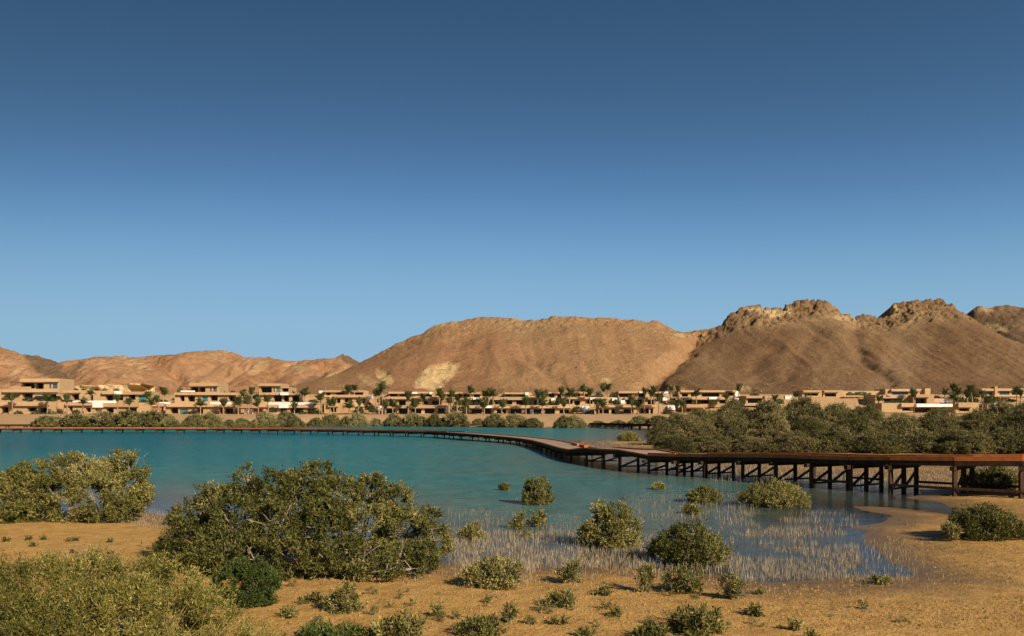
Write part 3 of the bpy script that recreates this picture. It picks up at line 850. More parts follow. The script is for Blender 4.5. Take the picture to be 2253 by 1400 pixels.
def house(label, px, blocks=(), slabs=()):
    Yb = blocks[0][4]
    root = thing('terraced_house', (xpx(px, Yb), Yb, zpx(blocks[0][3], Yb)), label, 'house', 'sandstone houses of the terraced resort')
    bpy.context.view_layer.update()
    for b in blocks: block(root, *b[:5], **(b[5] if len(b) > 5 else {}))
    for s in slabs: slab(root, *s)
    return root

T_, B_ = 'teal_glass', 'blue_glass'
def O(*a): return {'openings': a}
house('three storey tan villa at the left edge with two windows in its top block', 66, [
    (-30, 122, 884, 914, Y1, O((60, 81, 897, 906), (88, 103, 898, 908), (4, 18, 896, 908))),
    (-30, 132, 857, 886, Y2, O((49, 72, 866, 877), (98, 124, 866, 878), (14, 30, 868, 880))),
    (47, 131, 833, 858, Y3 - 6, O((50, 76, 843, 855), (78, 96, 843, 856), (108.5, 112.5, 844, 855, B_), (116, 126.5, 845, 855, B_))),
    (121, 209, 885, 912, Y1 + 2, O((152, 160, 895, 906), (188, 200, 898, 907))),
    (133, 197, 859, 886, Y2 + 2, O((158, 174, 867, 880)))],
    [('canopy', 19, 51, 863, 865, Y2, -2.2, -1.302, 'wood_roof'), ('canopy', 85, 177, 866, 867.6, Y2, -3.0, -1.31, 'wood_roof'), ('canopy', 31, 103, 841, 843, Y3 - 6, -2.6, -1.31, 'wood_roof'),
     ('parapet', 29, 76, 851.5, 856, Y3 - 6, -2.6, -2.3, 'stucco'), ('parapet', -30, 10, 886, 893, Y1, -1.0, -0.01, 'white'), ('pillar', 31, 33, 843, 857, Y3 - 6, -2.4, -2.0, 'wood_roof')])
house('tan two storey house with a long white parapet below the rock outcrop', 265, [
    (209, 330, 886, 912, Y1 + 3, O((277, 301, 898, 907), (234, 250, 898, 908))),
    (205, 256, 860, 888, Y2 + 1, O((232, 248.5, 870, 883))),
    (256.5, 331, 862, 888, Y2, O((258.5, 271, 870, 881), (283, 298, 869, 880), (305, 322, 871, 883, T_)))],
    [('parapet', 162, 256, 882, 887, Y1 + 3, -0.6, -0.1, 'white'), ('white_wall', 209, 230.5, 885, 897, Y1 + 3, -2.0, -0.7, 'white'), ('white_wall', 256.5, 272, 861, 868, Y2, -1.8, -1.305, 'white')])
house('low house with red brown timber screen between two villas', 350, [(332, 364, 886, 912, Y1 + 6, {'openings': ((338, 360, 897, 908),), 'mat': 'salmon'})],
    [('screen', 334, 362, 897, 909, Y1 + 6, -2.6, -2.3, 'brick'), ('white_wall', 354, 376, 885, 889, Y1 + 6, -1.2, -0.5, 'white')])
house('three storey tan villa with two dark windows in its top block left of the bay', 440, [
    (364, 519, 889, 914, Y1, O((375, 392, 898, 911), (396, 414, 900, 910, T_), (433, 447, 899, 911), (483, 490, 898, 912), (495, 513, 899, 911))),
    (384, 521, 864, 891, Y2, O((396, 406, 871, 883), (413, 429, 871, 884), (445, 457, 872, 883, T_), (463, 479, 870, 882), (503, 519, 871, 883))),
    (419, 482, 843, 866, Y3 - 6, O((421, 436, 852, 863), (438, 452, 852, 863), (462, 465.5, 853, 862, B_), (469, 477, 853, 862, B_)))],
    [('canopy', 400, 457, 850, 852, Y3 - 6, -2.6, -1.31, 'wood_roof'), ('parapet', 400, 434, 860, 863, Y3 - 6, -2.6, -2.3, 'white'), ('parapet', 464, 510, 885, 890, Y1, -0.8, -0.1, 'white'), ('pillar', 401, 403, 852, 864, Y3 - 6, -2.3, -2.0, 'wood_roof'),
     ('screen', 528, 581, 898, 900, Y1, -2.0, 3.0, 'brick'), ('screen', 560, 581, 900, 913, Y1, -1.0, -0.7, 'brick'), ('white_wall', 539, 559, 900, 913, Y1, -0.6, -0.2, 'white'), ('screen', 528, 531, 900, 913, Y1, -1.0, -0.7, 'brick')])
house('three storey villa with blue top window and long white terrace parapet', 640, [
    (586, 702, 891, 915, Y1, O((596, 609, 900, 908), (617, 631, 898, 909), (638, 667, 898, 912), (678, 695, 900, 912))),
    (570, 665, 866, 893, Y2, O((580, 588, 872, 883), (602, 620, 870, 884), (624, 636, 870, 884), (643, 658, 871, 884))),
    (570, 620, 844, 868, Y3 - 6, O((574, 598, 852, 864), (601.5, 604.5, 853, 863, B_), (608, 617, 853, 863, T_))),
    (620.3, 637, 852, 868, Y3 - 5, O((622, 635, 855, 862)))],
    [('white_wall', 620, 637, 864, 870, Y2, -2.2, -1.31, 'white'), ('parapet', 588, 688, 885.5, 891, Y1, -0.5, 0.0, 'white'), ('white_wall', 616, 637, 891, 898, Y1, -1.9, -1.31, 'white')])
house('wide stepped house with dark recesses left of the tallest palm', 760, [
    (713, 752, 887, 912, Y1 + 4, O((728, 740, 898, 907))), (726, 809, 869, 892, Y2, O((741, 749, 878, 887), (758, 775, 877, 886), (784, 803, 878, 887))),
    (713, 801, 859, 871, Y3, O((718, 727, 864, 870), (740, 758, 864.5, 869), (780, 799, 864.5, 869)))],
    [('white_wall', 703, 711, 860, 866, Y3, -1, 1, 'white'), ('white_wall', 809, 820, 872, 879, Y2, -1, 1.5, 'white'), ('white_wall', 833, 840, 893, 901, Y1 + 4, -1, 1.5, 'white')])
house('three tier house just right of the tallest palm', 900, [
    (843, 986, 892, 914, Y1, O((850, 869, 900, 910), (877, 897, 899, 911), (902, 927, 900, 910), (934, 956, 899, 910), (964, 978, 899, 910))),
    (848, 977, 873, 894, Y2, O((856, 862, 882, 892), (877, 893, 881, 892), (905, 922, 883, 890), (932, 941, 883, 890), (950, 972, 882, 891))),
    (855, 965, 862, 875, Y3, O((858, 874, 867, 873), (880, 905, 868, 873), (925, 950, 868, 873)))],
    [('white_wall', 902, 919, 863, 867, Y3, -2.0, -1.31, 'white'), ('white_wall', 946, 952, 863, 868, Y3, -2.0, -1.31, 'white'), ('white_wall', 982, 986.5, 893, 901, Y1, -2, -1.31, 'white')])
house('upper row house with a dark glazed corner above the middle terrace', 1020, [
    (978, 1060, 863, 876, Y3, O((983, 1016, 868, 874), (1020, 1036, 868, 874), (1043, 1056, 868, 876))), (1010, 1058, 876, 893, Y2 + 3, O((1040, 1056, 881, 890), (1016, 1028, 882, 890)))],
    [('parapet', 1041, 1056, 875, 880, Y2 + 3, -1.8, -1.31, 'white')])
house('longest three tier house facing the middle of the bay', 1140, [
    (1031, 1262, 892, 915, Y1, O((1038, 1060, 901, 911), (1066, 1080, 899, 911), (1093, 1114, 901, 911), (1123, 1148, 900, 911), (1155, 1167, 900, 911), (1174, 1191, 901, 911), (1199, 1221, 900, 911), (1231, 1252, 902, 912))),
    (1061, 1212, 874, 894, Y2, O((1068, 1080, 882, 890), (1089, 1105, 881, 890), (1114, 1127, 881, 890), (1136, 1155, 881, 890), (1175, 1200, 881, 890))),
    (1110, 1170, 864, 876, Y3, O((1112, 1126, 868, 873), (1131, 1155, 869, 873)))],
    [('white_roof', 1066, 1085, 893, 898, Y1, -2.3, -1.31, 'white'), ('white_wall', 1212.5, 1222, 876, 882, Y2, -1, 2, 'white'), ('white_wall', 1155, 1163, 864, 869, Y3, -2.0, -1.31, 'white'), ('white_wall', 1166, 1174, 901, 912, Y1, -0.6, -0.1, 'white')])
house('upper house with white stair block behind the palms right of centre', 1255, [
    (1205, 1296, 863, 876, Y3, O((1207, 1220, 867, 874), (1226, 1238, 868, 875), (1260, 1276, 867, 873), (1285, 1295, 868, 873))), (1242, 1348, 874, 894, Y2, O((1243, 1260, 879, 889), (1264, 1276, 882, 891), (1292, 1304, 880, 889), (1316, 1332, 880, 889)))],
    [('white_wall', 1297, 1308, 875, 880, Y2, -2.0, -1.31, 'white'), ('white_wall', 1346, 1358, 876, 882, Y2, -1.5, 0.44, 'white'), ('white_wall', 1311, 1322, 862, 869, Y3, -1, 1.5, 'white'), ('white_wall', 1280, 1297, 894, 912, Y1, -0.5, 0.5, 'white'), ('white_wall', 1264, 1280, 893, 900, Y1, -0.5, 0.5, 'salmon')])
house('tan shore house with three wide dark openings near the dark jetty', 1400, [
    (1317, 1483, 891, 915, Y1, O((1318.5, 1340, 901, 912), (1345, 1353, 901, 912), (1372, 1394, 901, 912), (1409, 1428, 899, 911), (1431, 1437, 900, 911))),
    (1362, 1467, 874, 893, Y2, O((1378, 1413, 880, 890), (1425, 1441, 881, 890)))],
    [('white_wall', 1468, 1483.5, 893, 902, Y1, -1.2, -0.1, 'white'), ('screen', 1466, 1483, 902, 913, Y1, -0.4, -0.1, 'brick'), ('white_wall', 1457, 1467.5, 875, 882, Y2, -1.5, -0.1, 'white'), ('white_wall', 1364, 1373, 881, 888, Y2, -2.5, -1.5, 'white')])
house('upper tier house below the foot of the dark slope', 1395, [(1360, 1428, 861, 876, Y3, O((1362, 1390, 867, 874), (1405, 1417, 866, 874))), (1440, 1470, 862, 876, Y3 + 2, O((1444, 1456, 867, 874)))],
    [('white_wall', 1457.5, 1469, 862, 869, Y3, -1.2, 0.5, 'white'), ('white_wall', 1405, 1418, 861.5, 865, Y3, -2.0, -1.31, 'white')])
house('two tier house with curved white edged roof beside the mangrove thicket', 1555, [
    (1507, 1552, 890, 908, Y1 + 6, O((1510, 1540, 900, 906))), (1498, 1616, 874, 893, Y2, O((1509, 1523, 880, 889), (1533, 1560, 881, 889), (1583, 1597, 881, 888))),
    (1496, 1620, 859, 876, Y3, O((1500, 1514, 866, 873), (1520, 1528, 866, 873), (1544, 1583, 865, 873), (1594, 1614, 864, 871)))],
    [('white_wall', 1558, 1580, 874, 879, Y2, -2.0, -1.31, 'white'), ('white_wall', 1616.5, 1626, 861, 873, Y3, -0.5, 1, 'white'), ('white_wall', 1615, 1624, 876, 886, Y2, -1, 0.3, 'white'), ('roof_edge', 1507, 1553, 890, 897, Y1 + 6, -3.0, -1.31, 'stucco')])
house('low tan house half hidden by the mangrove thicket', 1670, [(1639, 1699, 871, 890, Y2, O((1645, 1677, 877, 887)))], [('pillar', 1677.5, 1680, 872, 889, Y2, -1.8, -1.31, 'frame'), ('white_wall', 1726, 1740, 871, 879, Y2, -1, 1, 'white')])
house('small pair of flat roofed houses above the thicket left of the green hedge', 1810, [(1765, 1808, 859, 872, Y3, O((1770, 1800, 866, 871))), (1811, 1856, 859, 874, Y3 + 1, O((1815, 1840, 866, 873)))])
house('glazed upper house with a square chimney block on the right slope', 1995, [
    (1926, 2008, 869, 888, Y2, O((1945, 1985, 879, 885))), (1948, 2041, 856, 870, Y3, O((1963, 1998, 862, 869, B_), (2004, 2018, 863, 868)))],
    [('chimney', 2031, 2043, 855, 869, Y3, -1.6, 2.0, 'wall'), ('white_wall', 1948, 1956, 868, 872, Y2, -1.7, -1.31, 'stucco')])
house('square tan tower house with one big dark opening and white low wing', 2035, [(2012, 2055, 868, 890, Y2 - 4, O((2014, 2039, 877, 888)))], [('wing', 2055.3, 2073, 877, 886, Y2 - 4, 0.0, 5, 'salmon'), ('white_wall', 2073.3, 2090, 877, 886, Y2 - 4, 0.0, 5, 'white')])
house('house with a flat white roof just above the thicket', 2045, [(1940, 2009, 887, 905, Y1 + 2, O((1985, 2003, 898, 904))), (2010, 2086, 893, 910, Y1 + 3, O((2013, 2050, 898, 907), (2052, 2080, 898, 907)))],
    [('white_roof', 2008, 2086, 889, 895.5, Y1 + 3, -3.2, 2.0, 'white')])
house('tan block house between palms at the right with one low opening', 2127, [(2101, 2154, 886, 908, Y1 + 4, O((2110, 2133, 899, 905)))])
house('salmon garden house with a white end wall at the right', 2205, [(2195.3, 2222, 886, 906, Y1 + 6, {'openings': ((2200, 2214, 897, 904),), 'mat': 'salmon'})], [('white_wall', 2187, 2195, 886, 905, Y1 + 6, -0.4, 6, 'white')])
house('long glazed house highest at the right edge', 2215, [(2156, 2290, 855, 870, Y3, O((2157, 2183, 862, 869, B_), (2199, 2221, 861, 869, B_), (2226, 2248, 862, 869)))], [('chimney', 2184, 2190, 851, 869, Y3, -1.6, 1.0, 'wall')])
for i, (a, b, t, bt, Yq, lb) in enumerate(((660, 704, 874, 884, Y2 + 3, 'low tan garden wall between the white parapet villa and the stepped house'), (1222, 1242, 876, 890, Y2 + 1, 'tan garden wall behind palms in the gap right of the longest house'),
                                           (1480, 1499, 878, 892, Y2 + 2, 'tan retaining wall below two palms beside the curved roof house'), (1856, 1950, 861, 872, Y3 + 3, 'long low wall with planting above the thicket'))):
    mb = MB(); mb.box(xpx(a, Yq), xpx(b, Yq), Yq, Yq + 0.5, zpx(bt, Yq) - 0.6, zpx(t, Yq)); mb.box(xpx(a, Yq) - 0.05, xpx(b, Yq) + 0.05, Yq - 0.06, Yq + 0.56, zpx(t, Yq) + 0.003, zpx(t, Yq) + 0.15)
    mb.build('garden_wall', M['wall'], None, label=lb, cat='wall')

# pale rock outcrop behind the left villas
def outcrop():
    nu, nv = 120, 26
    u = np.linspace(0, 1, nu); v = np.linspace(0, 1, nv)
    U, V = np.meshgrid(u, v)
    px = 132 + U * 180
    top = np.interp(px, [132, 150, 175, 195, 215, 240, 270, 296, 303, 311], [852, 849, 848, 849, 848, 847.5, 846, 845, 844.5, 845])
    Y = 350.0
    botpx = 868
    py = top * V + botpx * (1 - V)
    X = xpx(px, Y); Z = zpx(py, Y)
    n = fbm(X * 0.35, Z * 0.6, 0, 4, 61)
    over = smooth(0.80, 0.93, U) * (1 - smooth(0.55, 0.9, V)) * 6.5            # undercut right end
    cave = np.exp(-((U - 0.42) / 0.05) ** 2 - ((V - 0.55) / 0.2) ** 2) * 3.0 + np.exp(-((U - 0.13) / 0.09) ** 2 - ((V - 0.45) / 0.12) ** 2) * 2.0
    YY = Y + n * 1.6 + over + cave - 1.0 * V
    verts = np.stack([X, YY, Z + (V > 0.99) * fbm(X * 0.5, 0, 0, 3, 5) * 0.5], -1)
    back = verts[-1].copy(); back[:, 1] += 14; back[:, 2] -= 0.6
    back2 = back.copy(); back2[:, 2] -= 8
    G = np.concatenate([verts, back[None], back2[None]])
    r = G.shape[0]
    ii = (np.arange(r - 1)[:, None] * nu + np.arange(nu - 1)[None, :]).ravel()
    return mesh_np('rock_outcrop', G.reshape(-1, 3), np.stack([ii, ii + 1, ii + nu + 1, ii + nu], 1))
obj('rock_outcrop', outcrop(), M['rock'], label='pale layered rock outcrop with an undercut end behind the left villas', cat='rock')

# ------------------------------------------------------------------ boardwalk
# near edge of the deck: X, Y, deck height
PATH = [(-190, 176, 0.85), (-150, 175, 0.85), (-100, 174, 0.85), (-80, 173.4, 0.86), (-58.8, 172, 0.84), (-46, 166.5, 0.86), (-35, 160, 0.88), (-23.5, 150.5, 0.87), (-13.4, 140, 0.88), (-9.6, 132, 0.92), (-6.4, 123.6, 0.93),
        (-3.0, 117.5, 0.82), (-0.5, 111.5, 0.76), (1.1, 106, 0.74), (2.2, 99, 0.76), (3.1, 88, 0.80), (4.0, 75, 0.84), (4.55, 70.5, 0.86), (5.4, 67.0, 1.14), (6.2, 64.0, 1.17), (7.2, 60.0, 1.28), (8.55, 55.9, 1.12), (10.0, 54.0, 1.16), (11.3, 52.4, 1.22),
        (13.0, 50.2, 1.32), (14.2, 47.9, 1.42), (15.3, 45.5, 1.47), (16.6, 43.6, 1.50), (17.9, 42.0, 1.58), (19.9, 39.9, 1.66), (22.0, 38.3, 1.74), (26, 36.4, 1.8), (31, 34.5, 1.82), (38, 32.5, 1.82)]
P3 = np.array(PATH, float)
tang = nrm(np.gradient(P3[:, :2], axis=0))
side = np.stack([-tang[:, 1], tang[:, 0]], 1)          # left of travel = away from the viewer
WID = 2.9
Pf = P3.copy(); Pf[:, :2] += side * WID
walk = thing('boardwalk', (P3[20, 0], P3[20, 1], 0), 'long winding timber boardwalk with rust brown kerbs crossing the lagoon on posts', 'boardwalk')
bpy.context.view_layer.update()
org = np.array([P3[20, 0], P3[20, 1], 0.0])
A3 = P3 - org; B3 = Pf - org
seglen = np.linalg.norm(np.diff(P3, axis=0), axis=1); cum = np.concatenate([[0], np.cumsum(seglen)])
NS = len(P3)
def lin(a, b, t): return a * (1 - t) + b * t
# deck
dv = []; df = []; da = []
for i in range(NS):
    for q, P in ((0.03, A3), (0.97, A3)):
        c = lin(A3[i], B3[i], q); dv += [c + (0, 0, 0.0), c + (0, 0, -0.07)]; da += [cum[i]] * 2
for i in range(NS - 1):
    a = i * 4; b = a + 4
    df += [(a, b, b + 2, a + 2), (a + 1, a + 3, b + 3, b + 1), (a, a + 1, b + 1, b), (a + 2, b + 2, b + 3, a + 3)]
me = mesh_np('deck', np.array(dv), np.array(df)); add_attr(me, 'along', np.array(da)); obj('deck', me, M['deck'], walk)
def seg_beam(a, b, w, h, dz, over=0.0):
    m_ = MB(); d = nrm(b - a); m_.beam(a + (0, 0, dz) - d * over, b + (0, 0, dz) + d * over, w, h); return m_
for i in range(NS - 1):
    for E, off in ((A3, 0.0), (B3, 0.0)):
        a, b = E[i], E[i + 1]
        n = max(1, int(round(np.linalg.norm(b - a) / 9.0)))
        for k in range(n):
            s, e = lin(a, b, k / n), lin(a, b, (k + 1) / n)
            g = nrm(e - s) * 0.012
            kh = 0.09 if 9 <= i <= 21 else 0.19
            seg_beam(s + g, e - g, 0.15, kh, kh / 2 + 0.005).build('kerb', M['kerb'], walk)
            seg_beam(s + g, e - g, 0.12, 0.22, -0.115).build('fascia', M['fascia'], walk)
# bents of posts with caps and braces
bent_s = [s for s in np.arange(6, cum[19], 4.1)] + list(cum[20:32])
for s in bent_s:
    i = min(int(np.searchsorted(cum, s, 'right')) - 1, NS - 2); t = (s - cum[i]) / seglen[i]
    a, b = lin(A3[i], A3[i + 1], t), lin(B3[i], B3[i + 1], t)
    near_part = s >= cum[18] - 0.1
    fr = (0.03, 0.5, 0.97) if near_part else (0.06, 0.94)
    tops = []
    for q in fr:
        c = lin(a, b, q)
        gz = float(terrain(np.array([c[0] + org[0]]), np.array([c[1] + org[1]]))[0])
        m_ = MB(); m_.box(c[0] - 0.085, c[0] + 0.085, c[1] - 0.085, c[1] + 0.085, gz - 0.3, c[2] - 0.24)
        m_.build('post', M['post'], walk); tops.append((c, gz))
    m_ = MB(); d = nrm(b - a); m_.beam(a + (0, 0, -0.33) - d * 0.35, b + (0, 0, -0.33) + d * 0.2, 0.2, 0.19); m_.build('cap_beam', M['fascia'], walk)
    if near_part:
        for (c0, g0_), (c1, g1_) in zip(tops[:-1], tops[1:]):
            m_ = MB(); lo = max(g0_, 0.0) + 0.16; m_.beam((c0[0], c0[1], lo), (c1[0], c1[1], c1[2] - 0.6), 0.07, 0.12); m_.build('brace', M['post'], walk)
        m_ = MB(); z_ = max(tops[0][1], 0) + 0.22; m_.beam((tops[0][0][0], tops[0][0][1], z_), (tops[-1][0][0], tops[-1][0][1], z_), 0.08, 0.09); m_.build('tie_beam', M['post'], walk)
for i in (26, 28, 29, 30):
    for E in (A3, B3):
        a, b = E[i].copy(), E[i + 1].copy(); a[2] = b[2] = 0.42
        m_ = MB(); m_.beam(a, b, 0.09, 0.11); m_.build('rail', M['post'], walk)
# box benches built on the deck edge
def bench(i, t0, t1, q, out, hgt, dep):
    a, b = lin(lin(A3[i], A3[i + 1], t0), lin(B3[i], B3[i + 1], t0), q), lin(lin(A3[i], A3[i + 1], t1), lin(B3[i], B3[i + 1], t1), q)
    n_ = nrm(np.array([-(b - a)[1], (b - a)[0], 0])) * dep * out
    up = np.array([0, 0, hgt])
    m_ = MB(); m_.hexa([a + (0, 0, 0.01), b + (0, 0, 0.01), b + n_ + (0, 0, 0.01), a + n_ + (0, 0, 0.01), a + up, b + up, b + n_ + up, a + n_ + up])
    m_.build('bench', M['kerb'], walk)
bench(15, 0.22, 0.52, 0.97, -1, 0.2, 0.4)
bench(15, 0.62, 0.86, 0.97, -1, 0.2, 0.4)
bench(21, 0.0, 0.95, 0.0, 1, 0.2, 0.3)

# ------------------------------------------------------------------ other jetties
def jetty(label, pts, wid, z, postgap):
    p = np.array(pts, float)
    root = thing('jetty', (p[0, 0], p[0, 1], 0), label, 'jetty')
    o_ = np.array([p[0, 0], p[0, 1], 0])
    for a, b in zip(p[:-1], p[1:]):
        a3 = np.array([a[0], a[1], z]) - o_; b3 = np.array([b[0], b[1], z]) - o_
        d = nrm(b3 - a3); n_ = np.array([-d[1], d[0], 0]) * wid
        m_ = MB(); m_.hexa([a3 - (0, 0, 0.12), b3 - (0, 0, 0.12), b3 + n_ - (0, 0, 0.12), a3 + n_ - (0, 0, 0.12), a3, b3, b3 + n_, a3 + n_]); m_.build('deck', M['fascia'], root)
        for e in (0, 1):
            m_ = MB(); m_.beam(a3 + n_ * e + (0, 0, -0.1), b3 + n_ * e + (0, 0, -0.1), 0.14, 0.5); m_.build('fascia', M['fascia'], root)
        ln = np.linalg.norm(b3 - a3)
        for s in np.arange(1.0, ln, postgap):
            for e in (0.08, 0.92):
                c = a3 + d * s + n_ * e
                m_ = MB(); m_.box(c[0] - 0.15, c[0] + 0.15, c[1] - 0.15, c[1] + 0.15, -0.6, z - 0.36); m_.build('post', M['post'], root)
jetty('short dark timber jetty in front of the thicket on the far side of the bay', [(xpx(1297, 236), 236), (xpx(1365, 218), 218), (xpx(1450, 200), 200)], 3.0, 1.15, 4.2)
jetty('low dark jetty on the sand at the far left shore', [(xpx(-80, 212), 212), (xpx(66, 216), 216)], 3.0, 1.0, 4.0)

# ------------------------------------------------------------------ palms
def palm_crown(nf, seed, upright):
    r = np.random.default_rng(seed)
    V = []; Fc = []; T = []
    for k in range(nf):
        az = k * 2.4 + r.random() * 0.5
        el = math.radians(r.uniform(20, 80) if not upright else r.uniform(48, 86))
        ln = r.uniform(2.3, 3.0)
        h = np.array([math.cos(az), math.sin(az), 0.0])
        s = np.linspace(0, 1, 9)
        bend = r.uniform(0.7, 1.5) * (0.6 if upright else 1.0)
        e = el - bend * s ** 1.5
        step = ln / 8
        pts = [np.zeros(3)]
        for q in range(8):
            pts.append(pts[-1] + step * (h * math.cos(e[q]) + np.array([0, 0, math.sin(e[q])])))
        pts = np.array(pts); sd_ = np.cross(h, [0, 0, 1.0])
        tt = r.normal() * 0.16 + 0.5
        for q in range(1, 9):
            for sg in (-1, 1):
                for m_ in (0, 0.5):
                    b0 = pts[q] * (1 - m_) + pts[q - 1] * m_
                    dirr = pts[q] - pts[q - 1]; dirr = dirr / np.linalg.norm(dirr)
                    wv = 0.75 * math.sin(math.pi * min(0.96, 0.12 + s[q] * 0.85)) + 0.15
                    tip = b0 + sd_ * sg * wv * 0.8 + dirr * wv * 0.75 + np.array([0, 0, -0.25 * wv])
                    n0 = len(V); w_ = dirr * 0.085
                    V += [b0 - w_, b0 + w_, tip + w_ * 0.3, tip - w_ * 0.3]; Fc.append((n0, n0 + 1, n0 + 2, n0 + 3)); T.append(tt + r.normal() * 0.1)
    me = mesh_np('crown', np.array(V), np.array(Fc)); add_attr(me, 'tint', np.clip(T, 0, 1), 'FACE'); me.materials.append(M['palm'])
    return me
crowns = [palm_crown(22, 1, False), palm_crown(20, 2, True), palm_crown(26, 3, False), palm_crown(18, 4, True), palm_crown(24, 5, False)]
def palm_trunk(seed):
    r = np.random.default_rng(seed); s = np.linspace(0, 1, 9)
    bx, by = r.normal() * 0.22, r.normal() * 0.22
    pts = np.stack([bx * np.sin(s * 3.1), by * np.sin(s * 3.1), s], 1)
    rad = 0.24 - 0.08 * s; rad[0] = 0.33; rad[-2:] = 0.2
    V, Fq = tubes([(pts, rad)], 7); me = mesh_np('trunk', V, Fq, True); me.materials.append(M['palm_bark']); return me
trunks = [palm_trunk(s) for s in range(4)]
PALMS = [(27, 921, 866), (104, 910, 868), (147, 910, 872), (183, 908, 873), (199, 880, 854), (182, 866, 854), (259, 900, 868), (284, 906, 875), (326, 885, 865), (333, 906, 876), (345, 906, 872), (360, 885, 855), (441, 900, 878),
         (492, 915, 880), (524, 915, 877), (544, 902, 874), (535, 889, 857), (554, 889, 855), (568, 910, 877), (589, 912, 869), (670, 885, 856), (705, 910, 866), (726, 908, 878), (735, 908, 877), (648, 912, 896), (767, 870, 852), (780, 868, 846),
         (768, 908, 883), (791, 902, 878), (826, 893, 859), (841, 910, 842), (834, 905, 856), (865, 904, 880), (898, 906, 866), (914, 910, 881), (932, 889, 866), (848, 908, 885), (967, 876, 857), (973, 889, 868), (994, 902, 860), (1006, 902, 866), (988, 905, 872), (1026, 904, 881),
         (1035, 872, 851), (1068, 878, 859), (1078, 880, 860), (1085, 889, 858), (1065, 910, 883), (1107, 910, 881), (1157, 910, 878), (1183, 887, 860), (1197, 887, 866), (1193, 914, 878), (1235, 872, 856), (1241, 912, 881), (1255, 889, 856), (1283, 870, 848),
         (1298, 889, 857), (1311, 921, 876), (1326, 914, 881), (1328, 870, 849), (1338, 868, 844), (1390, 921, 878), (1404, 910, 881), (1419, 912, 855), (1438, 889, 849), (1432, 893, 856), (1449, 898, 868), (1476, 872, 846), (1492, 887, 849), (1500, 910, 878), (1532, 887, 857),
         (1598, 887, 866), (1626, 868, 849), (1705, 887, 868), (1933, 885, 868), (2009, 887, 860), (2079, 868, 855), (2096, 889, 863), (2099, 868, 849), (2107, 872, 856), (2135, 887, 851), (2128, 890, 862), (2161, 895, 861), (2171, 904, 872), (2237, 885, 851), (2246, 888, 858)]
rows = {'shore': [], 'middle terrace': [], 'upper terrace': []}
for (px, pb, pt) in sorted(PALMS):
    row = 'shore' if pb >= 895 else ('middle terrace' if pb >= 876 else 'upper terrace')
    rows[row].append((px, pb, pt))
k = 0
for row, lst in rows.items():
    Yp = {'shore': Y1 - 6, 'middle terrace': Y2 - 5, 'upper terrace': Y3 - 5}[row]
    for i, (px, pb, pt) in enumerate(lst):
        X = xpx(px, Yp); top = zpx(pt, Yp); bz = float(terrain(np.array([X]), np.array([Yp]))[0])
        hgt = max(1.6, top - bz - 2.3)
        sc = 0.85 + random.random() * 0.35
        kind = 'tall ' if hgt > 8 else ('short ' if hgt < 3.2 else '')
        r_ = thing('palm_tree', (X, Yp, bz - 0.05), f'{kind}date palm, {ordinal(i)} of the palms along the resort {row}', 'palm', 'date palms of the resort', random.random() * 6.3)
        t_ = obj('trunk', trunks[k % 4], None, r_); t_.scale = (1, 1, hgt)
        c_ = obj('crown', crowns[(k * 3 + i) % 5], None, r_, (0, 0, hgt - 0.1)); c_.scale = (sc * 0.9, sc * 0.9, sc * 1.3)
        k += 1

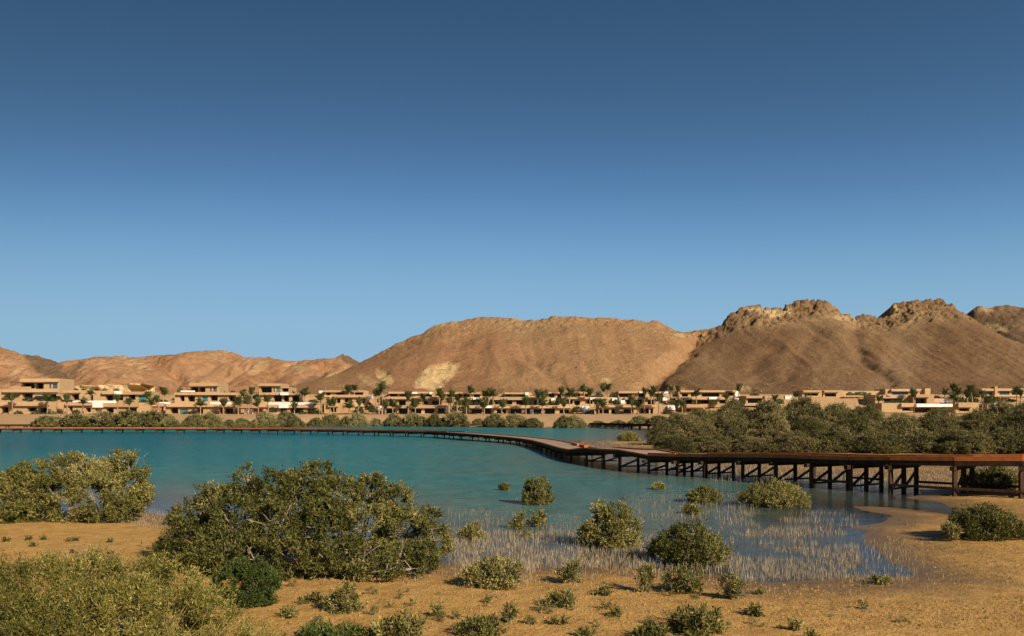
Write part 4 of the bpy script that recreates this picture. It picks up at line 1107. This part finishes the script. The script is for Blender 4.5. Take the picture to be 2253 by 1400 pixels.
# ------------------------------------------------------------------ garden shrubs and hedges of the resort
def far_templates(mat, n, L, W, cnt, prefix):
    out = []
    for i in range(n):
        lb = dome_lobes(2.0, 2.0, 1.0, 9, 0.46, seed=100 + i)
        me = foliage_mesh('foliage', lb, cnt, L, W, L * 1.2, 5, gapf=2.2, gap=-0.3, sprig=0.06, thick=0.8, tint0=0.46)
        me.materials.append(mat)
        bm_ = branches_mesh('branches', lb, 0.15, 0.03, 2, 2)
        bm_.materials.append(M['bark'])
        out.append((me, bm_))
    return out
garden_t = far_templates(M['garden'], 2, 0.16, 0.10, 260, 'g')
GARD = [(12, 878, 20, 6, Y2 - 4), (62, 880, 30, 6, Y2 - 3), (90, 880, 20, 5, Y2 - 3), (115, 881, 20, 6, Y2 - 3), (40, 913, 24, 10, Y1 - 3), (80, 915, 22, 12, Y1 - 3), (110, 912, 26, 9, Y1 - 3), (168, 910, 24, 9, Y1 - 3), (230, 860, 16, 5, Y2 + 8), (255, 860, 10, 5, Y2 + 8),
        (280, 884, 16, 4, Y1 + 5), (360, 884, 20, 5, Y2 - 2), (396, 862, 10, 9, Y3 - 8), (410, 915, 24, 10, Y1 - 3), (490, 864, 10, 5, Y3), (513, 864, 10, 5, Y3), (643, 864, 10, 5, Y3), (600, 905, 12, 9, Y1 - 3), (665, 912, 12, 9, Y1 - 3), (690, 908, 14, 9, Y1 - 3),
        (690, 884, 40, 5, Y2 - 1), (812, 900, 26, 14, Y1 - 2), (790, 905, 20, 12, Y1 - 2), (822, 905, 20, 8, Y1 - 4), (838, 884, 20, 10, Y2 - 3), (880, 874, 30, 4, Y2 + 4), (1010, 890, 26, 12, Y2 - 4), (1048, 889, 18, 8, Y2 - 3), (1080, 888, 30, 7, Y2 - 3), (1022, 903, 24, 14, Y1 - 2),
        (1000, 903, 20, 10, Y1 - 3), (1130, 874, 40, 4, Y2 + 6), (1160, 890, 20, 12, Y2 - 3), (1215, 889, 24, 6, Y2 - 3), (1180, 912, 14, 7, Y1 - 3), (1230, 886, 20, 14, Y2 - 3), (1255, 872, 30, 4, Y2 + 8), (1318, 872, 20, 6, Y3 - 4), (1348, 872, 14, 8, Y3 - 4), (1358, 889, 16, 12, Y2 - 3),
        (1300, 912, 30, 8, Y1 - 3), (1360, 913, 26, 6, Y1 - 3), (1270, 905, 22, 12, Y1 - 2), (1480, 892, 24, 16, Y2 - 3), (1470, 911, 24, 8, Y1 - 3), (1530, 888, 30, 6, Y2 - 3), (1570, 888, 24, 8, Y2 - 3), (1612, 889, 30, 8, Y2 - 3), (1630, 888, 20, 10, Y2 - 3), (1660, 869, 50, 4, Y3 - 6),
        (1695, 888, 26, 8, Y2 - 3), (1715, 887, 24, 10, Y2 - 3), (1895, 868, 40, 6, Y3 - 2), (1870, 868, 24, 5, Y3 - 2), (1970, 886, 50, 5, Y2 - 3), (2060, 874, 30, 4, Y2 + 2), (2080, 886, 20, 6, Y2 - 3), (2110, 884, 30, 12, Y2 - 3), (2140, 884, 26, 12, Y2 - 3), (2205, 884, 60, 8, Y2 - 3), (2180, 880, 24, 10, Y2 - 3)]
GARD.sort()
for i, (px, pb, w, h, Yg) in enumerate(GARD):
    s = Yg / F
    r_ = thing('garden_shrub', (xpx(px, Yg), Yg, zpx(pb, Yg) - 0.4), f'dark green garden shrub, {ordinal(i)} of those planted along the resort terraces', 'shrub', 'garden shrubs on the resort terraces', random.random() * 6.3, (w * s / 2 * 1.1, 1.0 + h * s * 0.2, h * s + 0.4))
    t_ = garden_t[i % 2]
    obj('foliage', t_[0], None, r_); obj('branches', t_[1], None, r_)

# ------------------------------------------------------------------ mangroves along the far shore
far_t = far_templates(M['leaf_far'], 4, 0.075, 0.04, 2800, 'f')
FAR = [(110, 932, 80, 20, 226), (165, 933, 95, 26, 224), (225, 934, 110, 31, 222), (290, 935, 110, 33, 221), (345, 936, 100, 29, 220), (372, 938, 60, 22, 216), (428, 936, 60, 24, 224), (458, 935, 60, 32, 226), (478, 936, 40, 22, 226), (505, 935, 40, 14, 235), (535, 935, 60, 13, 238),
       (585, 936, 62, 26, 244), (630, 935, 66, 29, 250), (655, 935, 40, 20, 250), (694, 934, 44, 16, 258), (727, 934, 56, 28, 262), (765, 934, 50, 22, 258), (790, 935, 50, 24, 258), (828, 934, 36, 14, 262), (868, 934, 50, 26, 262), (905, 935, 60, 26, 258), (925, 935, 44, 22, 258), (955, 935, 44, 26, 256), (1000, 935, 82, 30, 255),
       (1052, 934, 30, 15, 258), (1088, 936, 60, 25, 250), (1135, 937, 66, 24, 244), (1172, 938, 56, 20, 240), (1243, 940, 54, 26, 230), (1266, 940, 56, 24, 229), (1315, 932, 50, 8, 252), (1360, 932, 50, 9, 250), (1410, 931, 60, 17, 246), (1450, 930, 70, 19, 244), (1490, 928, 70, 20, 240)]
for i, (px, pb, w, h, Yf) in enumerate(FAR):
    s = Yf / F; X = xpx(px, Yf); gz = float(terrain(np.array([X]), np.array([Yf]))[0])
    top = zpx(pb - h, Yf)
    r_ = thing('mangrove_shrub', (X, Yf, gz - 0.08), f'rounded olive mangrove, {ordinal(i)} in the belt along the far shore', 'mangrove', 'mangroves along the far shore', random.random() * 6.3, (w * s * rng.uniform(0.48, 0.56) * (1.08 if i < 8 else 1.0), w * s * 0.45, max(0.8, top - gz) * rng.uniform(0.9, 1.1)))
    t_ = far_t[(i * 5 + i // 3) % 4]
    obj('foliage', t_[0], None, r_); obj('branches', t_[1], None, r_)

# ------------------------------------------------------------------ thicket of mangrove trees behind the boardwalk
wood_t = []
for i in range(6):
    w, d, h = 7.0, 7.0, 4.5
    lb = dome_lobes(w, d, h, 13, 0.40, seed=300 + i)
    me = foliage_mesh('foliage', lb, 5600, 0.17, 0.075, 0.34, 6, gapf=0.7, gap=-0.2, gap2=0.05, up=0.7, sprig=0.12, thick=0.7, tint0=0.50)
    me.materials.append(M['leaf_far'])
    bm_ = branches_mesh('branches', lb, 0.8, 0.09, 3, 4); bm_.materials.append(M['bark'])
    wood_t.append((me, bm_))
WOOD = {'front': [(1485, 957, 84, 6), (1565, 948, 84, 6.5), (1650, 952, 83, 6.5), (1745, 945, 82, 6.5), (1840, 942, 82, 6.5), (1935, 948, 80, 6.5), (2030, 944, 80, 6.5), (2120, 940, 78, 6.5), (2215, 944, 78, 7), (2300, 940, 78, 7)],
        'middle': [(1462, 925, 104, 6), (1530, 918, 104, 7), (1610, 912, 104, 7.5), (1695, 905, 102, 7.5), (1785, 908, 102, 8), (1880, 910, 100, 7.5), (1975, 916, 100, 7.5), (2070, 912, 98, 7.5), (2160, 905, 98, 7.5), (2250, 900, 96, 8)],
        'rear': [(1500, 908, 172, 9), (1565, 903, 170, 9), (1635, 898, 168, 10), (1705, 896, 168, 10), (1775, 896, 166, 10), (1845, 897, 166, 10), (1915, 900, 165, 10), (1985, 908, 165, 9), (2055, 909, 164, 9), (2125, 907, 164, 10), (2195, 903, 162, 10), (2265, 900, 160, 10)],
        'back': [(1545, 897, 126, 8), (1615, 885, 126, 8.5), (1690, 874, 124, 9), (1765, 869, 124, 9), (1835, 876, 124, 8.5), (1905, 888, 122, 8.5), (1985, 903, 122, 8.5), (2075, 903, 120, 8), (2150, 897, 120, 8.5), (2205, 884, 118, 8.5), (2262, 868, 116, 9)]}
k = 0
for row, lst in WOOD.items():
    for i, (px, pt, Yw, w) in enumerate(lst):
        X = xpx(px, Yw); gz = float(terrain(np.array([X]), np.array([Yw]))[0])
        hh = zpx(pt, Yw) - gz
        r_ = thing('mangrove_tree', (X, Yw, gz - 0.05), f'olive mangrove tree, {ordinal(i)}, {row} row of thicket behind boardwalk', 'mangrove', 'mangrove trees of the right hand thicket', random.random() * 6.3, (w / 7.0 * rng.uniform(0.72, 0.9), w / 7.0 * rng.uniform(0.72, 0.9), hh / 4.35 * rng.uniform(0.9, 1.08)))
        t_ = wood_t[(k * 5 + k // 6) % 6]
        obj('crown', t_[0], None, r_); obj('trunk', t_[1], None, r_)
        k += 1

# ------------------------------------------------------------------ near mangroves
def bush(label, lobes, base, ntw, L, W, tw, per, mat='leaf', stem=0.02, name='mangrove_shrub', cat='mangrove', nsub=4, bases=3, group=None, stem_mat='bark', **kw):
    base = np.array(base, float)
    lb = np.array(lobes, float)
    r_ = thing(name, base, label, cat, group)
    me = foliage_mesh('foliage', lb, ntw, L, W, tw, per, **kw)
    obj('foliage', me, M[mat], r_)
    obj('branches', branches_mesh('branches', lb, 0.25 * np.ptp(lb[:, 0]) + 0.05, stem, nsub, bases), M[stem_mat], r_)
    return r_

def px_lobes(base, spec):
    """spec: (px, py, radius_px, dY): lobe positions read from the photograph at the bush's distance"""
    out = []
    for (px, py, r, dY) in spec:
        Y = base[1] + dY; p = at(px, py, Y); rr = r * Y / F
        out.append((p[0] - base[0], p[1] - base[1], max(p[2] - base[2], rr * 0.5), rr * 1.08, rr * 1.08, rr * 0.95))
    return out

# the big one in the middle foreground
b0 = on_ground(680, 1268); b0[1] += 1.2
spec = [(545, 1068, 34, 0.6), (600, 1080, 45, 0.4), (690, 1068, 46, 0.8), (655, 1105, 60, 0.0), (745, 1095, 52, 0.4), (815, 1085, 40, 0.8), (865, 1110, 38, 0.5), (480, 1112, 42, 0.3), (440, 1118, 34, 0.8), (520, 1150, 60, -0.3), (400, 1150, 34, 0.4),
        (610, 1165, 66, -0.8), (710, 1165, 66, -0.8), (800, 1160, 62, -0.6), (890, 1165, 55, 0), (945, 1150, 36, 0.4), (955, 1190, 38, 0.2), (420, 1190, 52, -0.3), (385, 1215, 38, 0), (480, 1220, 58, -1.0), (560, 1232, 52, -1.3), (640, 1226, 50, -1.5),
        (720, 1222, 48, -1.5), (800, 1225, 54, -1.5), (880, 1225, 54, -1.1), (930, 1225, 36, -0.5), (850, 1255, 36, -1.6), (790, 1262, 30, -1.6), (610, 1262, 30, -1.6), (500, 1258, 34, -1.4), (905, 1256, 30, -1.2), (440, 1240, 36, -0.8),
        (545, 1045, 20, 0.7), (705, 1040, 22, 0.9), (640, 1055, 24, 0.8), (820, 1060, 20, 0.9), (880, 1085, 22, 0.9), (440, 1095, 22, 0.8)]
bush('largest rounded olive mangrove bush in the middle foreground on the sand', px_lobes(b0, spec), b0, 13500, 0.082, 0.037, 0.17, 6, stem=0.035, nsub=7, bases=5, gapf=1.8, gap=-0.2, gap2=0.16, sprig=0.12, thick=0.8, tint0=0.44, jit=0.6)
# left bush in front of the water
b1_ = on_ground(165, 1152); b1_[1] += 1.2
spec = [(70, 1062, 36, 0.3), (105, 1050, 36, 0.6), (150, 1035, 36, 0.7), (190, 1050, 40, 0.3), (235, 1045, 34, 0.7), (285, 1028, 30, 0.6), (300, 1060, 28, 0.5), (120, 1085, 44, -0.2), (200, 1090, 46, -0.5), (275, 1085, 42, 0), (310, 1090, 22, 0.4), (75, 1105, 40, 0),
        (150, 1120, 38, -0.8), (220, 1122, 34, -0.9), (270, 1120, 32, -0.6), (95, 1128, 28, -0.7), (170, 1020, 20, 0.8), (265, 1015, 20, 0.8), (300, 1115, 18, -0.2)]
bush('wide olive mangrove bush at the water edge left of the biggest bush', px_lobes(b1_, spec), b1_, 7200, 0.098, 0.043, 0.22, 6, stem=0.035, nsub=6, bases=4, gapf=1.4, gap=-0.2, gap2=0.14, sprig=0.12, thick=0.8, tint0=0.38)
b2_ = on_ground(0, 1152); b2_[1] += 1.0
spec = [(-60, 1070, 44, 0.3), (-10, 1075, 34, 0.3), (30, 1085, 34, 0.2), (45, 1055, 24, 0.6), (-30, 1115, 42, -0.5), (30, 1118, 36, -0.6), (60, 1120, 24, -0.4), (50, 1035, 12, 0.6)]
bush('dark green mangrove bush cut by the left edge at the waterline', px_lobes(b2_, spec), b2_, 4200, 0.112, 0.048, 0.22, 6, mat='leaf', stem=0.03, gapf=1.2, gap=-0.3, tint0=0.33)
# yellow green fine shrub filling the bottom left corner
b3_ = np.array([xpx(270, 13.2), 13.2, 0.2])
spec = [(30, 1330, 90, 0.2), (120, 1300, 75, 0.5), (210, 1290, 70, 0.6), (300, 1285, 66, 0.6), (370, 1295, 60, 0.5), (60, 1400, 90, -0.5), (170, 1380, 95, -0.5), (280, 1375, 95, -0.5), (380, 1370, 85, -0.4), (460, 1345, 55, 0.2), (480, 1400, 65, -0.2), (545, 1410, 45, 0.0),
        (0, 1290, 30, 0.8), (250, 1262, 34, 0.9), (340, 1256, 30, 0.9), (150, 1275, 36, 0.9), (-60, 1380, 90, -0.2), (420, 1310, 40, 0.6), (380, 1440, 90, -0.9), (250, 1450, 90, -1.0), (100, 1460, 100, -1.0), (500, 1450, 70, -0.6)]
bush('yellow green fine leaved shrub filling the bottom left corner', px_lobes(b3_, spec), b3_, 20000, 0.062, 0.0165, 0.26, 7, mat='leaf_yellow', stem=0.012, name='yellow_shrub', cat='shrub', nsub=22, bases=6, stem_mat='stem_yellow', gapf=2.6, gap=-0.12, gap2=0.26, up=0.55, outw=0.7, jit=0.4, sprig=0.2, thick=0.75, tint0=0.50)
# dark green shrub between them
b4_ = on_ground(545, 1338); b4_[1] += 0.45
spec = [(545, 1262, 36, 0.1), (510, 1285, 36, 0), (575, 1285, 36, 0), (545, 1300, 44, -0.25), (515, 1320, 28, -0.2), (580, 1318, 26, -0.15), (545, 1250, 22, 0.2)]
bush('dense deep green shrub in front of the biggest bush', px_lobes(b4_, spec), b4_, 2600, 0.05, 0.026, 0.1, 7, mat='leaf_green', stem=0.012, name='green_shrub', cat='shrub', gapf=2.0, gap=-0.4, tint0=0.5)

def small(label, px, pb, wpx, hpx, dens=1.0, mat='leaf', n=7, size=0.46, tint=0.48, dep=0.85, leafs=1.0, low=0.0, gap=-0.45, name='mangrove_shrub', per=6, stems=3, group='small mangroves of the tidal flat'):
    b = on_ground(px, pb); s = b[1] / F
    w, h = wpx * s, hpx * s
    w, h = max(w * 0.7, w - 0.11 * leafs), max(h * 0.75, h - 0.06 * leafs)
    b = b + np.array([0, w * dep * 0.35, -0.02])
    lb = dome_lobes(w, w * dep, h, n, size, low)
    L = 0.074 * leafs
    area = (w * h * 2.2 + w * w * dep * 0.8)
    ntw = int(max(14, min(5200, dens * area * 330 / leafs ** 2)))
    return bush(label, lb, b, ntw, L, L * 0.42, 0.13 * leafs, per, mat=mat, stem=0.008 + 0.008 * w, name=name, nsub=4, bases=stems, group=group, gapf=1.6 / max(w, 0.25), gap=gap, sprig=0.14, thick=0.75, tint0=tint, zmin=0.02, up=0.85, topyellow=0.2, gap2=(-0.06 if dens >= 0.9 else 0.1))

small('round mangrove bush standing alone in the water', 1185, 1112, 84, 76, tint=0.5, n=8, gap=-0.7, size=0.5)
small('tiny wispy mangrove in the water left of the lone round bush', 1110, 1080, 38, 22, 0.7, n=4, low=0.1)
small('tall mangrove bush with upright shoots at the water edge, left of a joined pair', 1355, 1210, 150, 122, tint=0.55, gap=-0.6, n=10, leafs=1.1)
small('wide mangrove bush, right one of a joined pair at the water edge', 1528, 1248, 196, 112, tint=0.5, gap=-0.6, n=12)
small('wide yellowish mangrove bush in the shallows in front of the posts', 1715, 1118, 166, 68, tint=0.56, n=11, dep=0.6)
small('low spreading mangrove in the shallows left of the bush before the posts', 1555, 1108, 92, 46, tint=0.55, n=8)
small('tiny yellowish mangrove in the water below the near boardwalk corner', 1452, 1078, 40, 21, tint=0.6, n=5)
small('small yellowish mangrove among breathing roots above the joined pair', 1525, 1132, 50, 29, tint=0.58, n=5)
small('small mangrove among pale roots just right of the biggest bush', 1035, 1188, 64, 48, tint=0.50)
small('wispy mangrove in the root bed below the lone round bush, left one', 1138, 1165, 52, 44, 0.55, n=6, low=0.1)
small('wispy mangrove in the root bed below the lone round bush, right one', 1183, 1160, 54, 46, 0.55, n=6, low=0.1)
small('low faint mangrove sprig in the middle of the root bed', 1160, 1182, 34, 18, 0.5, n=4)
small('bushy mangrove on the sand edge with roots at its foot, right of the biggest bush', 1090, 1298, 152, 88, 0.85, tint=0.53, n=11, low=0.05)
small('sparse mangrove on the sand edge in front of the dense root bed', 1255, 1285, 80, 58, 0.45, n=7, low=0.12)
small('leaning sparse mangrove casting a long shadow below the root bed', 1238, 1338, 86, 52, 0.75, tint=0.5)
small('small mangrove on bare sand left of the thin trunked sapling', 1330, 1312, 48, 28, 0.8, n=5)
small('thin trunked sapling with a flat crown on the sand', 1420, 1306, 58, 52, 0.5, n=5, low=0.25, stems=1)
small('sparse mangrove in front of the joined pair with shadow at its foot', 1508, 1308, 112, 72, 0.55, n=9, low=0.12)
small('open mangrove with twisted stems right of the joined pair', 1618, 1322, 74, 56, 0.55, n=7, low=0.18)
small('leafy mangrove at the bottom edge right of centre with a broad shadow', 1548, 1402, 140, 88, 0.8, n=10, tint=0.46)
small('low dark shrub in the shadow left of the leafy bottom edge mangrove', 1440, 1412, 110, 36, 0.8, n=7, tint=0.34)
small('small tuft on the sand in the middle foreground', 1357, 1358, 38, 28, 0.8, n=4, low=0.05)
small('small round mangrove on bare sand right of the leafy bottom edge one', 1664, 1357, 46, 30, 0.9, n=5)
small('small mangrove near the bottom edge on the open right sand', 1752, 1388, 36, 30, 0.9, n=5)
small('clump of leaves at the bottom edge on the right sand', 1790, 1412, 46, 26, 0.8, n=5)
small('medium mangrove on sand in front of the dark gap of the biggest bush', 750, 1350, 104, 82, 0.8, n=9, tint=0.50)
small('low mangrove clump left of the one in front of the dark gap', 688, 1328, 50, 34, 0.7, n=5)
small('low yellowish mangrove beside the dark green shrub', 635, 1360, 52, 34, 0.8, n=5)
small('little mangrove sprig on sand between two low clumps', 697, 1374, 28, 26, 0.8, n=4)
small('leafy mangrove at the bottom edge below the biggest bush', 880, 1418, 132, 88, 0.8, n=10, tint=0.45)
small('slim upright sapling left of the bottom edge mangroves', 960, 1358, 30, 34, 0.7, n=4, low=0.1)
small('upright small mangrove with stilted stems near the bottom centre', 1120, 1372, 38, 42, 0.8, n=5, low=0.12, tint=0.4)
small('spreading low mangrove at the bottom centre', 1060, 1404, 124, 52, 0.7, n=9, tint=0.48)
small('small mangrove cut by the bottom edge at centre right', 1286, 1402, 34, 26, 0.8, n=4)
small('tiny dark seedling on sand below the leaning mangrove', 1240, 1374, 16, 13, 1.0, n=3)
small('tiny seedling left of the dark one on the sand', 1218, 1374, 12, 11, 1.0, n=3)
small('green ground cover along the bottom edge beside the yellow shrub', 715, 1412, 210, 34, 0.8, 'leaf_green', n=10, tint=0.72, dep=0.5)
small('wispy green plant standing in the last puddle', 1942, 1288, 62, 22, 0.7, n=6, tint=0.55)
small('yellowish sapling just left of the dense bush at the right edge', 2100, 1192, 50, 44, 0.5, n=5, low=0.2, tint=0.62, stems=1)
small('dense dark mangrove bush on the sand at the right edge', 2198, 1190, 188, 86, 1.0, n=12, tint=0.40)
small('mangrove bush behind the boardwalk posts at the right edge', 2205, 1082, 130, 72, 0.9, n=9, tint=0.46, leafs=1.3)
small('pale round mangrove on the spit in front of the thicket', 1387, 972, 56, 27, 1.0, n=9, tint=0.68, leafs=2.2, dep=0.9)
small('tiny plant on sand right of the twisted stem mangrove', 1675, 1308, 28, 16, 0.8, n=3)
small('scrap of leaves on sand left of the small round mangrove', 1580, 1352, 22, 12, 0.8, n=3)
for i, (px, pb, w, h) in enumerate(((12, 1192, 14, 6), (60, 1189, 16, 8), (95, 1188, 13, 8), (150, 1193, 13, 6), (166, 1190, 9, 9), (72, 1203, 10, 5), (128, 1196, 12, 3), (240, 1194, 7, 4), (240, 1219, 8, 4), (158, 1219, 10, 4))):
    small(f'dark tuft on the bare sand patch at the left, {ordinal(i)}', px, pb, w, h, 1.0, n=3, tint=0.2, gap=-0.6, name='dry_tuft', group='dark tufts on the left sand')

# seedlings scattered over the flat
seed_t = []
for i in range(5):
    lb = dome_lobes(0.26, 0.24, 0.2, 3, 0.5, 0.03, seed=500 + i)
    me = foliage_mesh('foliage', lb, 26, 0.05, 0.021, 0.08, 5, gap=-0.9, tint0=0.45); me.materials.append(M['leaf'])
    b_ = branches_mesh('stem', lb, 0.02, 0.006, 2, 1); b_.materials.append(M['bark']); seed_t.append((me, b_))
cnt = 0
spots = []
while len(spots) < 64:
    px = rng.uniform(640, 2000); py = rng.uniform(1285, 1396)
    if px > 1750 and rng.random() < 0.6: continue
    p = on_ground(px, py)
    if p[2] < 0.03: continue
    spots.append((px, py, p))
spots.sort(key=lambda q: q[0])
for i, (px, py, p) in enumerate(spots):
    s = rng.uniform(0.35, 0.95)
    side_ = 'left of the sapling' if px < 1300 else ('around the sapling' if px < 1650 else 'on the open right flat')
    r_ = thing('seedling', p - np.array([0, 0, 0.01]), f'tiny olive mangrove seedling, {ordinal(i)} of those scattered on the foreground sand', 'seedling', 'seedlings scattered on the foreground sand', rng.uniform(0, 6.3), (s, s, s))
    obj('foliage', seed_t[i % 5][0], None, r_); obj('stem', seed_t[i % 5][1], None, r_)

# ------------------------------------------------------------------ breathing roots
def roots_mesh(name, regions, hmin, hmax, wid):
    P = []
    for (x0, x1, y0, y1, n, clump) in regions:
        cxs = rng.uniform(x0, x1, n * 3); cys = rng.uniform(y0, y1, n * 3)
        Yw = H * F / (cys - HZ); Xw = (cxs - CX) / F * Yw
        # soft elliptical edge and clumps
        e = ((cxs - (x0 + x1) / 2) / ((x1 - x0) / 2)) ** 2 + ((cys - (y0 + y1) / 2) / ((y1 - y0) / 2)) ** 2
        g = fbm(Xw * 0.9, Yw * 0.9, 0, 3, 71)
        ok = (g > clump - 0.25 * rng.random(len(g))) & (e < 1.35 + 0.5 * rng.random(len(g)))
        idx = np.nonzero(ok)[0][:n]
        P.append(np.stack([Xw[idx], Yw[idx]], 1))
    P = np.concatenate(P); n = len(P)
    z = terrain(P[:, 0], P[:, 1])
    dry = smooth(0.0, 0.12, z)
    h = (1 - 0.45 * dry) * rng.uniform(hmin, hmax, n) * (0.7 + 0.6 * rng.random(n)) + np.maximum(0, -z) * 0.9
    lean = rng.normal(size=(n, 2)) * 0.07
    w = wid * rng.uniform(0.6, 1.25, n)
    ang = rng.random(n)[:, None] * 6.28 + np.arange(3)[None] * 2.094
    ring = np.stack([np.cos(ang), np.sin(ang)], -1)
    V = np.empty((n, 9, 3))
    for lv, (f, rr) in enumerate(((0, 0.5), (0.6, 0.5), (1.0, 0.22))):
        bend = f ** 1.5
        V[:, lv * 3:lv * 3 + 3, :2] = P[:, None, :] + (lean * (h * bend)[:, None])[:, None, :] + ring * (w * rr)[:, None, None]
        V[:, lv * 3:lv * 3 + 3, 2] = (z - 0.03 + (h + 0.03) * f)[:, None]
    f = []
    for lv in (0, 1):
        for i in range(3):
            f.append((lv * 3 + i, lv * 3 + (i + 1) % 3, lv * 3 + 3 + (i + 1) % 3, lv * 3 + 3 + i))
    f = np.array(f)
    return mesh_np(name, V.reshape(-1, 3), (f[None] + (np.arange(n) * 9)[:, None, None]).reshape(-1, 4))
reg = [(985, 1440, 1172, 1256, 5400, -0.3), (1040, 1280, 1132, 1185, 650, -0.1), (985, 1080, 1118, 1200, 450, -0.2), (1380, 1660, 1088, 1146, 1700, -0.25), (1100, 1215, 1096, 1120, 160, 0.0), (1410, 1520, 1068, 1082, 120, 0.0),
       (1580, 1890, 1128, 1278, 3000, 0.0), (1640, 1800, 1140, 1210, 500, -0.1), (1850, 2000, 1190, 1290, 380, -0.1), (1430, 1640, 1180, 1262, 700, -0.2), (650, 1100, 1265, 1400, 160, 0.0), (1050, 1750, 1255, 1400, 380, -0.1), (1000, 1700, 1245, 1290, 500, -0.1), (1900, 2100, 1150, 1290, 90, -0.2),
       (285, 370, 1128, 1170, 420, -0.6), (130, 270, 1216, 1252, 330, -0.3), (990, 1180, 1225, 1310, 420, -0.2), (330, 640, 1290, 1400, 120, -0.2), (1850, 2300, 1190, 1400, 420, -0.3)]
obj('breathing_roots', roots_mesh('breathing_roots', reg, 0.04, 0.19, 0.0098), M['root'], kind='stuff', label='pale mangrove breathing roots sticking out of the shallows and sand', cat='roots')
reg2 = [(1560, 2300, 1026, 1062, 3800, -0.5), (1440, 1700, 1000, 1040, 1500, -0.4), (1280, 1500, 969, 992, 1500, -0.5), (1850, 2250, 1040, 1075, 900, -0.3)]
obj('breathing_roots', roots_mesh('breathing_roots_far', reg2, 0.10, 0.30, 0.024), M['root'], kind='stuff', label='bed of mangrove breathing roots on the mud behind the boardwalk', cat='roots')

# crab-worked clods on the sand
def clods(n):
    px = rng.uniform(-40, 2300, n * 2); py = 1160 + rng.random(n * 2) ** 0.9 * 245
    Y = H * F / (py - HZ); X = (px - CX) / F * Y
    g = fbm(X * 0.5, Y * 0.5, 0, 3, 44)
    ok = (rng.random(len(px)) < np.where(px > 1650, 1.0, 0.45)) & (g > -0.3)
    X, Y = X[ok][:n], Y[ok][:n]
    z = terrain(X, Y); ok = z > 0.02; X, Y, z = X[ok], Y[ok], z[ok]
    m = len(X); s = 0.008 + rng.random(m) ** 4 * 0.03
    base = np.array([(1, 0, 0), (0, 1, 0), (-1, 0, 0), (0, -1, 0), (0.1, 0.1, 0.9)], float)
    V = base[None] * (0.6 + rng.random((m, 5, 1)) * 0.8) * s[:, None, None]
    V += np.stack([X, Y, z - 0.002], 1)[:, None]
    f = np.array([(0, 1, 4), (1, 2, 4), (2, 3, 4), (3, 0, 4)])
    return mesh_np('mud_clods', V.reshape(-1, 3), (f[None] + (np.arange(m) * 5)[:, None, None]).reshape(-1, 3))
obj('mud_clods', clods(24000), M['clod'], kind='stuff', label='small crumbs of mud and crab pellets strewn over the sand', cat='mud')
